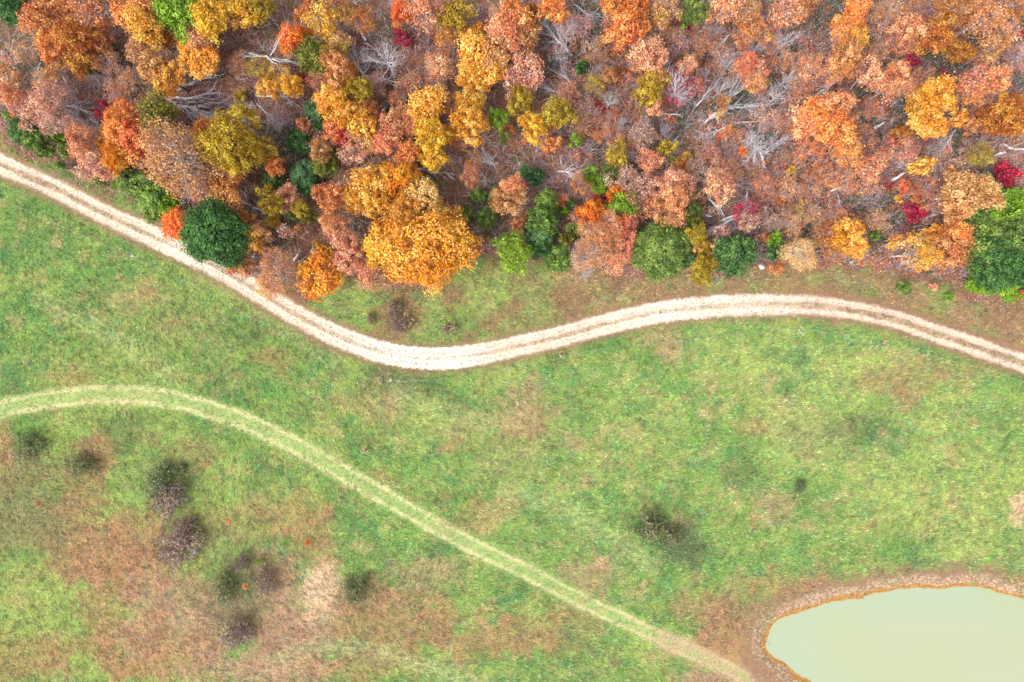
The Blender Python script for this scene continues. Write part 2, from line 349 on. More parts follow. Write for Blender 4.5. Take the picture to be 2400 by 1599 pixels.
tdirt = np.clip(np.interp(PX, [0, 150, 260, 340, 430, 1400, 1600, 1800], [.1, .15, .5, .3, 0, .1, .9, 1]), 0, 1)
tint = field(PX, PY)*KG*.95
hi_ = lin((205, 200, 150), KG)
tint = mixc(tint, hi_, ss(14, 4, np.abs(fu))*.4)
far = ss(0, 12, np.maximum(np.abs(gx)-80, np.abs(gy)-56)); tint = mixc(tint, np.where((PY < 500)[:, None], LI, GA)*KG*.9, far)
tint4 = np.concatenate([tint, np.ones((len(tint), 1))], 1)
nx, ny = len(xs), len(ys)
ii = (np.arange(ny-1)[:, None]*nx+np.arange(nx-1)[None]).ravel()
F = np.stack([ii, ii+1, ii+nx+1, ii+nx], 1)
gm = mesh_np('ground', np.stack([gx, gy, gz], 1), F, M_GROUND, {
    'tint': ('FLOAT_COLOR', tint4), 'road_u': ('FLOAT', np.clip(ru*S, -9, 9)), 'road_w': ('FLOAT', rw), 'road_m': ('FLOAT', rm),
    'track_u': ('FLOAT', np.clip(tu*S/np.interp(PX, [0, 500, 900, 1400, 1800], [1.05, 1.1, 1.0, .85, .8]), -9, 9)), 'track_d': ('FLOAT', tdirt), 'pond_d': ('FLOAT', np.clip(sdp*S, -9, 20))}, True)
tag(obj('ground', gm), kind='structure')

# water
def water():
    m, t, out = mat('milky_green_pond_water'); P = geo(t)
    b = N(t, 'ShaderNodeBsdfPrincipled'); b.inputs['Roughness'].default_value = .12; b.inputs['IOR'].default_value = 1.33
    d = attr(t, 'pond_d').outputs['Fac']
    dj = math_(t, 'ADD', d, math_(t, 'MULTIPLY', math_(t, 'SUBTRACT', noise(t, .35, 4, .6, P), .5), 2.5))
    c = mix(t, smooth(t, dj, -7, -1.5), lin((222, 228, 190), KG*.66), lin((214, 230, 196), KG*.66))
    c = mix(t, smooth(t, noise(t, .07, 3, .5, P), .4, .7), c, lin((218, 228, 182), KG*.66))
    c = mix(t, smooth(t, math_(t, 'ADD', d, math_(t, 'MULTIPLY', noise(t, 1.4, 4, .6, P), .5)), -.02, .5), c, lin((240, 204, 140), KG*.62))
    t.links.new(c, b.inputs['Base Color'])
    bu = N(t, 'ShaderNodeBump'); bu.inputs['Distance'].default_value = .02; bu.inputs['Strength'].default_value = .15
    t.links.new(noise(t, 1.3, 4, .6, P), bu.inputs['Height']); t.links.new(bu.outputs[0], b.inputs['Normal'])
    t.links.new(b.outputs[0], out.inputs[0])
    xw = np.arange(1740, 2800, 9.0); yw = np.arange(1340, 1900, 9.0); X, Y = np.meshgrid(xw, yw); x = X.ravel(); y = Y.ravel()
    s = pond_sd(x, y)*S; n = len(xw); q = (np.arange(len(yw)-1)[:, None]*n+np.arange(n-1)[None]).ravel()
    Fq = np.stack([q, q+n, q+n+1, q+1], 1); keep = (s[Fq].min(1) < 1.0); Fq = Fq[keep]
    used = np.unique(Fq); mp = np.zeros(len(x), int); mp[used] = np.arange(len(used))
    V = np.stack([(x-1200)*S, (799.5-y)*S, np.full(len(x), -.60)], 1)[used]
    me = mesh_np('pond_water', V, mp[Fq], m, {'pond_d': ('FLOAT', s[used])}, True)
    tag(obj('pond_water', me), 'pale milky green pond in the lower right corner', kind='structure')
water()

# ------------------------------------------------------------------ low growth: grass, fallen leaves, brush (too many to count)
def fan(P, D, L, W, Z, col, leaf, clump):
    """single-triangle blades. P base (n,3); D lean dir angle; L length; W width; Z rise"""
    n = len(P); c, s = np.cos(D), np.sin(D)
    side = np.stack([-s, c, np.zeros(n)], 1)*W[:, None]*.5
    tip = P+np.stack([c*L, s*L, Z], 1)
    V = np.stack([P-side, P+side, tip], 1).reshape(-1, 3); F = np.arange(3*n).reshape(n, 3)
    return V, F, np.repeat(np.concatenate([col, np.ones((n, 1))], 1), 3, 0), np.repeat(leaf, 3), np.repeat(clump, 3)
def grass():
    n = 950000
    x = rng.uniform(-90, 2490, n); y = rng.uniform(250, 1690, n)
    # grow in tufts
    nt_ = n//8; tx = rng.uniform(-90, 2490, nt_); ty = rng.uniform(250, 1690, nt_); k = rng.integers(0, nt_, n); sp = rng.uniform(1.2, 4, nt_)
    use = rng.random(n) < .75
    x = np.where(use, tx[k]+rng.normal(0, 1, n)*sp[k], x); y = np.where(use, ty[k]+rng.normal(0, 1, n)*sp[k], y)
    wd = wood(x, y); ru_, _ = polydist(x, y, RQ[::2]); tu_, _ = polydist(x, y, TQ[::2]); sd_ = pond_sd(x, y)*S
    au = np.abs(ru_*S); at = np.abs(tu_*S)
    keep = (wd < rng.uniform(-10, 25, n)) & (au > rng.uniform(1.5, 2.6, n)) & (sd_+(fbm(x, y, 40, 88)-.5)*7 > rng.uniform(1.8, 5.6, n))
    keep &= (at > rng.uniform(1.1, 1.9, n)) | (rng.random(n) < np.interp(x, [1400, 1650], [.3, .06]))
    mid = (au < .26) & (rng.random(n) < .22); keep |= mid & (wd < 0)
    x = x[keep]; y = y[keep]; k = k[keep]; n = len(x); wd = wd[keep]; au = au[keep]
    wx = (x-1200)*S; wy = (799.5-y)*S; z = height(wx, wy)
    base = np.interp(x, [0, 700, 1300, 1800, 2400], [-.75, -.55, -.1, .45, .35])
    ang = base+(fbm(x, y, 90, 81, 2)-.5)*2.6+rng.normal(0, .40, n)+np.where(rng.random(n) < .25, math.pi, 0)
    L = rng.uniform(.16, .5, n); W = rng.uniform(.05, .12, n); Z = rng.uniform(.05, .32, n)
    L = np.where(au < 3, L*.6, L)
    tv = np.random.default_rng(3).random(nt_)[k]
    col = field(x+rng.normal(0, 7, n), y+rng.normal(0, 7, n))*KG; col = col*(0.52+.88*tv+.62*rng.random(n))[:, None]*(.66+.60*vn(x, y, 10, 95))[:, None]*(.55+.90*vn(x, y, 4.6, 96))[:, None]
    blue = (vn(x, y, 14, 92) > .74) & (rng.random(n) < .5); col[blue] = col[blue]*np.array([.62, 1.0, 1.25])
    pale = rng.random(n) < .13; col[pale] = col[pale]*.45+lin((214, 214, 160), KG)*.55
    tk = (at[keep] < 1.6); col[tk] = col[tk]*.65+lin((206, 214, 140), KG*1.1)*.35
    tan = rng.random(n) < .05; col[tan] = lin((206, 166, 122), KG)
    V, F, cc, lf, cl = fan(np.stack([wx, wy, z-.02], 1), ang, L, W, Z, col, rng.random(n)*.8+.1, np.full(n, .5))
    me = mesh_np('meadow_grass', V, F, M_STUFF, {'tint': ('FLOAT_COLOR', cc), 'leaf': ('FLOAT', lf), 'clump': ('FLOAT', cl)})
    tag(obj('meadow_grass', me), 'green and tan meadow grass covering the fields beside the dirt road', 'grass', kind='stuff')
grass()

def quads(P, nrm, size, asp=1.5):
    """leaf quads centred at P with normals nrm -> V (4n,3)"""
    n = len(P); nrm = nrm/np.linalg.norm(nrm, axis=1, keepdims=True)
    r = rng.normal(size=(n, 3)); a = np.cross(nrm, r); a /= np.linalg.norm(a, axis=1, keepdims=True); b = np.cross(nrm, a)
    s = np.asarray(size).reshape(-1, 1)*.5; a = a*s*asp; b = b*s
    return np.stack([P-a, P-b*.9+a*.1, P+a, P+b*.9+a*.1], 1).reshape(-1, 3)
PALW = [(172, 112, 92), (198, 132, 100), (148, 92, 82), (210, 150, 126), (156, 96, 70), (120, 76, 72), (132, 110, 66), (190, 104, 66), (150, 112, 118), (84, 110, 58), (206, 160, 84), (176, 60, 58)]
PALP = np.array([.17, .13, .14, .11, .10, .11, .07, .05, .06, .03, .02, .01])
def woodfloor():
    n = 200000; x = rng.uniform(-60, 2460, n); y = rng.uniform(-50, 780, n)
    ru_, _ = polydist(x, y, RQ[::3])
    wd = wood(x, y); k = ((wd > rng.uniform(-25, 10, n)) | ((rng.random(n) < .10) & (wd > -110) & (x > 1250))) & (ru_ < -28) 
    x = x[k]; y = y[k]; n = len(x)
    wx = (x-1200)*S; wy = (799.5-y)*S; z = height(wx, wy)+rng.uniform(.02, .12, n)
    idx = rng.choice(len(PALW), n, p=PALP); col = np.array([lin(c) for c in PALW])[idx]*KG*1.6
    fc = field(x, y)*KG; col = col*.6+fc*.4
    nr = rng.normal(0, .5, (n, 3)); nr[:, 2] = 1
    V = quads(np.stack([wx, wy, z], 1), nr, rng.uniform(.10, .22, n), 1.3)
    cc = np.repeat(np.concatenate([col, np.ones((n, 1))], 1), 4, 0)
    me = mesh_np('fallen_leaves', V, np.arange(4*n).reshape(n, 4), M_STUFF, {'tint': ('FLOAT_COLOR', cc), 'leaf': ('FLOAT', np.repeat(rng.random(n), 4)), 'clump': ('FLOAT', np.repeat(rng.random(n), 4))})
    tag(obj('fallen_leaves', me), 'brown and mauve fallen leaves lying over the woodland floor', 'leaves', kind='stuff')
woodfloor()
def undergrowth():
    n = 8200; x = np.where(rng.random(8200) < .35, rng.uniform(1300, 2460, 8200), rng.uniform(-60, 2460, 8200)); y = rng.uniform(-50, 700, n)
    x, y = x[wood(x, y) > 12], y[wood(x, y) > 12]; n = len(x); P = []; Cc = []; Sz = []; B = []; BD = []; BL = []; BZ = []; BC = []
    gd = fbm(x, y, 70, 54); pal = np.array([lin(c) for c in PALW])*KG*1.35; dens = fbm(x, y, 90, 66)
    wx = (x-1200)*S; wy = (799.5-y)*S; z = height(wx, wy)
    for i in range(n):
        h = random.uniform(.4, 2.6); r = random.uniform(.4, 1.6); m = int(random.uniform(8, 50)*(0.5+dens[i])*(1.25 if x[i] > 1250 else .9))
        a = rng.uniform(0, 2*math.pi, m); rr = r*np.sqrt(rng.random(m)); zz = z[i]+h*rng.uniform(.3, 1, m)
        P.append(np.stack([wx[i]+rr*np.cos(a), wy[i]+rr*np.sin(a), zz], 1))
        green = gd[i] > .56 and random.random() < .75
        if y[i] < 600 and 620 < x[i] < 780 and 280 < y[i] < 460 and random.random() < .8: green = True
        if 1060 < x[i] < 1200 and 420 < y[i] < 560 and random.random() < .8: green = True
        c = lin(random.choice([(66, 104, 62), (78, 98, 52), (58, 92, 66), (110, 120, 58)]), KG) if green else pal[rng.choice(len(PALW), p=PALP)]
        if not green and x[i] > 1250 and random.random() < .62: c = lin(random.choice([(226, 148, 106), (236, 166, 116), (214, 134, 110), (206, 120, 70), (224, 160, 140), (206, 150, 140), (232, 156, 92)]), KG*1.35)
        if not green and x[i] > 1350 and random.random() < .05: c = lin(random.choice([(226, 92, 70), (214, 52, 72), (240, 140, 50), (216, 190, 50)]), KG*1.2)
        Cc.append(np.repeat(c[None], m, 0)*rng.uniform(.7, 1.3, (m, 1))); Sz.append(rng.uniform(.10, .22, m))
        q = random.randint(4, 11) + (8 if x[i] > 1250 else 0); aa = rng.uniform(0, 2*math.pi, q)
        B.append(np.repeat(np.array([[wx[i], wy[i], z[i]+h*.2]]), q, 0)); BD.append(aa); BL.append(rng.uniform(.5, 1.15, q)*r*1.2); BZ.append(rng.uniform(.3, .9, q)*h)
        BC.append(np.repeat(lin((186, 164, 166) if random.random() < .6 else (210, 200, 208), KG*1.4)[None], q, 0))
    P = np.concatenate(P); Cc = np.concatenate(Cc); Sz = np.concatenate(Sz); n = len(P); nr = rng.normal(0, .7, (n, 3)); nr[:, 2] = 1
    V = quads(P, nr, Sz, 1.3); cc = np.repeat(np.concatenate([Cc, np.ones((n, 1))], 1), 4, 0)
    me = mesh_np('undergrowth', V, np.arange(4*n).reshape(n, 4), M_STUFF, {'tint': ('FLOAT_COLOR', cc), 'leaf': ('FLOAT', np.repeat(rng.random(n), 4)), 'clump': ('FLOAT', np.repeat(rng.random(n), 4))})
    tag(obj('undergrowth', me), 'low leafy undergrowth spread between the trees of the wood', 'undergrowth', kind='stuff')
    B = np.concatenate(B); BD = np.concatenate(BD); BL = np.concatenate(BL); BZ = np.concatenate(BZ); BC = np.concatenate(BC); n = len(B)
    # loose sticks on the floor as well
    ns = 9000; sx = rng.uniform(-60, 2460, ns); sy = rng.uniform(-50, 690, ns); k = wood(sx, sy) > 10; sx = sx[k]; sy = sy[k]; ns = len(sx)
    B = np.concatenate([B, np.stack([(sx-1200)*S, (799.5-sy)*S, rng.uniform(.15, .5, ns)], 1)])
    BD = np.concatenate([BD, fbm(sx, sy, 150, 33)*9+rng.normal(0, .6, ns)]); BL = np.concatenate([BL, rng.uniform(.6, 3.2, ns)]); BZ = np.concatenate([BZ, rng.uniform(0, .8, ns)])
    BC = np.concatenate([BC, np.repeat(lin((206, 192, 196), KG*1.4)[None], ns, 0)*rng.uniform(.5, 1.15, (ns, 1))]); n = len(B)
    V, F, cc, lf, cl = fan(B, BD, BL, rng.uniform(.045, .09, n), BZ, BC, rng.random(n), np.full(n, .5))
    me = mesh_np('brushwood', V, F, M_STUFF, {'tint': ('FLOAT_COLOR', cc), 'leaf': ('FLOAT', lf), 'clump': ('FLOAT', cl)})
    tag(obj('brushwood', me), 'thin grey twigs and sticks all over the woodland floor', 'brushwood', kind='stuff')
undergrowth()

# ------------------------------------------------------------------ wood: tubes and growing branches
class Wood:
    def __init__(s): s.V = []; s.F = []; s.n = 0
    def tube(s, P, R, k=5):
        P = [Vector(p) for p in P]; base = s.n
        for i, p in enumerate(P):
            d = (P[min(i+1, len(P)-1)]-P[max(i-1, 0)])
            if d.length < 1e-6: d = Vector((0, 0, 1))
            d.normalize(); u = d.cross(Vector((.3, .9, .2))); 
            if u.length < .05: u = d.cross(Vector((1, 0, 0)))
            u.normalize(); v = d.cross(u)
            for j in range(k):
                a = 2*math.pi*j/k; q = p+(u*math.cos(a)+v*math.sin(a))*R[i]; s.V.append(tuple(q)); s.n += 1
        for i in range(len(P)-1):
            for j in range(k):
                s.F.append((base+i*k+j, base+i*k+(j+1) % k, base+(i+1)*k+(j+1) % k, base+(i+1)*k+j))
    def cap(s, k, at):      # close an end with two triangles as a degenerate-free quad strip (k == 6 or 8)
        idx = list(range(at, at+k))
        for i in range(1, k-2, 2): s.F.append((idx[0], idx[i], idx[i+1], idx[i+2]))
    def grow(s, p, d, L, r, depth, rnd, kids=(4, 4), spread=.7, droop=0.0, k=4, seg=4, up=0.0):
        p = Vector(p); d = Vector(d).normalized(); P = [p.copy()]; R = [r]; D = []
        for i in range(seg):
            d = (d+Vector((rnd.gauss(0, .16), rnd.gauss(0, .16), rnd.gauss(0, .10)+up-droop))).normalized(); D.append(d.copy())
            p = p+d*L/seg; P.append(p.copy()); R.append(r*(1-.82*(i+1)/seg))
        s.tube(P, R, k if r > .05 else 3)
        if depth > 0:
            for _ in range(kids[0]):
                t = rnd.uniform(.2, .98)*seg; i = min(int(t), seg-1); q = P[i].lerp(P[i+1], t-i)
                dd = D[i]+Vector((rnd.gauss(0, spread), rnd.gauss(0, spread), rnd.gauss(0, spread*.6)))
                s.grow(q, dd, L*rnd.uniform(.38, .7), max(r*.45*(1-.5*t/seg), .020), depth-1, rnd, kids[1:] or kids, spread, droop, k, max(seg-1, 2), up)
    def mesh(s, name, m): return mesh_np(name, s.V, s.F, m, None, True)

def leaves_mesh(name, P, Nn, size, clump, asp=1.5):
    n = len(P); V = quads(P, Nn, size, asp)
    return mesh_np(name, V, np.arange(4*n).reshape(n, 4), M_LEAF, {'leaf': ('FLOAT', np.repeat(rng.random(n), 4)), 'clump': ('FLOAT', np.repeat(clump, 4))})

def crown_points(R, nc, rc, flat, seed, lumpy=.22, keep=1.0):
    """clump centres over an uneven dome"""
    r = np.random.default_rng(seed); ph = r.uniform(0, 6.28, 4); out = []
    tries = 0
    while len(out) < nc and tries < 6000:
        tries += 1
        a = r.uniform(0, 2*math.pi); z = r.uniform(-.25, 1.0); q = math.sqrt(max(0, 1-z*z))
        f = 1+lumpy*(.5*math.sin(2*a+ph[0])+.4*math.sin(3*a+ph[1])+.3*math.sin(5*a+ph[2]))+r.uniform(-.12, .06)
        p = np.array([q*math.cos(a)*R*f, q*math.sin(a)*R*f, z*R*flat])*(1-rc*.6/1.0*.5)
        if all(np.linalg.norm((p-o)*np.array([1, 1, .8])) > rc*R*1.02 for o in out): out.append(p)
    return out

# prototype = (crown mesh, wood mesh), with the base at z=0 and crown centre at z = zc
PROTO = {}
def proto(key, R, nc, rc, nl, leaf, flat, zc, seed, style='dense', wood_mat=None, twigs=0):
    rnd = random.Random(seed); r = np.random.default_rng(seed+100)
    cs = crown_points(R, nc, rc, flat, seed, .42 if style != 'cedar' else .20)
    Pl, Nl, Cl, Sl = [], [], [], []
    for c in cs:
        cv = r.random(); rr = rc*R*r.uniform(.8, 1.25); m = max(6, int(nl/len(cs)*r.uniform(.6, 1.3)))
        if style == 'sparse': m = int(m*r.choice([.25, .6, 1.0, 1.3]))
        d = r.normal(size=(m, 3)); d[:, 2] = d[:, 2]*.8+.35; d /= np.linalg.norm(d, axis=1, keepdims=True)
        an = r.uniform(.72, 1.35, 3); an[2] = min(an[2], 1.0); kk = r.normal(size=(3, 3)); rad = rr*((np.where(r.random(m) < (.84 if R > 4 else .6), r.uniform(.74, 1.04, m), np.cbrt(r.random(m))*1.25)*(1+.28*np.sin(3.1*d@kk[0]+2)+.2*np.sin(5*d@kk[1]))+np.where(r.random(m) < .2, r.uniform(0, .7, m), 0)) if style != 'sparse' else np.cbrt(r.random(m))*1.6)
        d = d*(an if style != 'sparse' else 1)
        p = c+d*rad[:, None]*np.array([1, 1, .75]); Pl.append(p)
        nn = d+r.normal(0, .46, (m, 3))+np.array([0, 0, .15]); Nl.append(nn); Cl.append(np.full(m, cv)); Sl.append(leaf*r.uniform(.7, 1.3, m))
    m = int(nl*(.13 if style == 'dense' else .22 if style == 'cedar' else .06))   # inner foliage
    a = r.uniform(0, 6.283, m); q = np.sqrt(r.random(m))*R*.88; zz = r.uniform(-.25, .35, m)*R*flat
    Pl.append(np.stack([q*np.cos(a), q*np.sin(a), zz], 1)); Nl.append(r.normal(0, .6, (m, 3))+np.array([0, 0, 1])); Cl.append(r.random(m)*.5); Sl.append(leaf*r.uniform(.8, 1.4, m))
    P = np.concatenate(Pl)+np.array([0, 0, zc])
    crown = leaves_mesh(key+'_crown', P, np.concatenate(Nl), np.concatenate(Sl), np.concatenate(Cl), 1.4 if style != 'cedar' else 1.8)
    W = Wood(); tr = R*.055+.05; fork = zc*.55
    W.tube([(0, 0, -.4), (0, 0, fork*.4), (rnd.gauss(0, .08)*R, rnd.gauss(0, .08)*R, fork), (0, 0, zc)], [tr*1.3, tr, tr*.85, tr*.35], 7)
    for c in cs:
        if rnd.random() < (.45 if style == 'dense' else .95):
            e = Vector((c[0]*.98, c[1]*.98, zc+c[2]*.98)); b = Vector((0, 0, rnd.uniform(fork*.9, zc))); mid = b.lerp(e, .5)+Vector((rnd.gauss(0, .06)*R, rnd.gauss(0, .06)*R, -R*.06))
            W.tube([b, mid, e], [tr*.42, tr*.26, .02], 4)
            for _ in range(twigs):
                t = rnd.uniform(.45, 1); s_ = mid.lerp(e, t); d = (e-b).normalized()+Vector((rnd.gauss(0, .7), rnd.gauss(0, .7), rnd.gauss(0, .5)))
                W.grow(s_, d, rc*R*rnd.uniform(.9, 1.9), .03, 1 if rnd.random() < .5 else 0, rnd, (2,), .6, 0, 3, 2)
    PROTO[key] = (crown, W.mesh(key+'_trunk', wood_mat or M_BARK), R, zc)
for i in range(4): proto(f'dL{i}', 5.0, 62, .175, 17000, .215, .62, 7.6, 10+i)
for i in range(8): proto(f'dM{i}', 2.4, 24, .27, 3700, .20, .75, 5.6, 20+i)
for i in range(4): proto(f'dS{i}', 1.1, 9, .36, 900, .17, .8, 2.2, 30+i)
for i in range(3): proto(f'sL{i}', 5.0, 74, .18, 7200, .215, .6, 7.6, 40+i, 'sparse', M_PALE, 5)
for i in range(7): proto(f'sM{i}', 2.4, 22, .27, 1900, .20, .7, 5.6, 50+i, 'sparse', M_TWIG, 6)
for i in range(3): proto(f'sS{i}', 1.1, 8, .4, 380, .17, .8, 2.0, 60+i, 'sparse', M_TWIG, 5)
for i in range(3): proto(f'cL{i}', 5.0, 100, .16, 19000, .20, .7, 6.4, 70+i, 'cedar')
for i in range(3): proto(f'cM{i}', 2.4, 34, .23, 6200, .18, .8, 4.2, 80+i, 'cedar')
for i in range(2): proto(f'cS{i}', 1.0, 12, .36, 1100, .15, .9, 1.3, 90+i, 'cedar')

for i in range(4): proto(f'hM{i}', 2.0, 16, .34, 900, .20, .4, .6, 96+i, 'sparse', M_TWIG, 7)

for i in range(3): proto(f'gM{i}', 2.0, 15, .34, 1000, .21, .35, .5, 300+i, 'sparse', M_BARK, 3)
for i in range(5): proto(f'fM{i}', 2.4, 20, .30, 1250, .19, .6, 4.6, 400+i, 'sparse', M_TWIG, 9)

def bare_proto(key, R, hgt, seed, m):
    rnd = random.Random(seed); W = Wood(); W.tube([(0, 0, -.3), (.05*R, 0, hgt*.5), (0, 0, hgt*.7)], [R*.06, R*.05, R*.04], 6); T = W
    B = Wood()
    for i in range(15):
        a = i*2.4+rnd.uniform(-.3, .3); el = rnd.uniform(.05, 1.1)
        B.grow((0, 0, hgt*rnd.uniform(.45, .7)), (math.cos(a)*math.cos(el), math.sin(a)*math.cos(el), math.sin(el)), R*rnd.uniform(.75, 1.1), R*.022+.012, 2, rnd, (6, 4), .42, 0, 4, 4, .04)
    PROTO[key] = (B.mesh(key+'_branches', m), T.mesh(key+'_trunk', m), R, hgt)
for i in range(3): bare_proto(f'bM{i}', 2.6, 5.2, 200+i, M_PALE)
for i in range(2): bare_proto(f'bS{i}', 1.4, 2.6, 210+i, M_TWIG)

# ------------------------------------------------------------------ every tree and bush: x y radius kind colour [label]
COL = {  # two photograph colours each, word
 'gold': ((246, 170, 48), (252, 196, 100), 'golden orange'), 'oak': ((250, 170, 28), (252, 190, 84), 'golden orange'), 'amber': ((244, 150, 22), (236, 172, 50), 'amber'),
 'yellow': ((238, 178, 34), (248, 202, 70), 'bright yellow'), 'orange': ((234, 144, 70), (246, 172, 100), 'orange'), 'deep': ((238, 124, 22), (246, 152, 36), 'deep orange'),
 'fire': ((250, 116, 40), (252, 148, 60), 'flame orange'), 'peach': ((238, 154, 104), (250, 186, 138), 'peach'), 'pink': ((228, 154, 118), (242, 184, 148), 'dusty pink'),
 'rust': ((206, 124, 74), (228, 154, 102), 'rust'), 'brown': ((186, 112, 46), (212, 146, 66), 'golden brown'), 'red': ((236, 124, 78), (246, 156, 104), 'coral red'),
 'crim': ((172, 28, 58), (206, 40, 78), 'crimson'), 'mag': ((214, 70, 100), (228, 90, 112), 'magenta pink'), 'olive': ((176, 146, 38), (206, 176, 62), 'olive yellow'),
 'ogreen': ((112, 118, 46), (148, 146, 62), 'olive green'), 'lime': ((116, 158, 34), (152, 188, 56), 'lime green'), 'green': ((100, 132, 62), (148, 170, 80), 'green'),
 'dgreen': ((66, 108, 58), (98, 140, 70), 'dark green'), 'bgreen': ((82, 122, 80), (110, 150, 96), 'blue green'), 'tan': ((216, 156, 92), (238, 182, 126), 'tan orange'),
 'pale': ((246, 196, 104), (252, 214, 150), 'pale gold'), 'mauve': ((208, 154, 132), (228, 180, 158), 'mauve pink'), 'grey': ((200, 190, 196), (216, 206, 210), 'silvery grey'), 'white': ((220, 214, 218), (230, 226, 230), 'white'),
 'dbrush': ((122, 140, 92), (142, 142, 104), 'dark olive'), 'pbrush': ((134, 112, 98), (164, 136, 116), 'dark brown')}
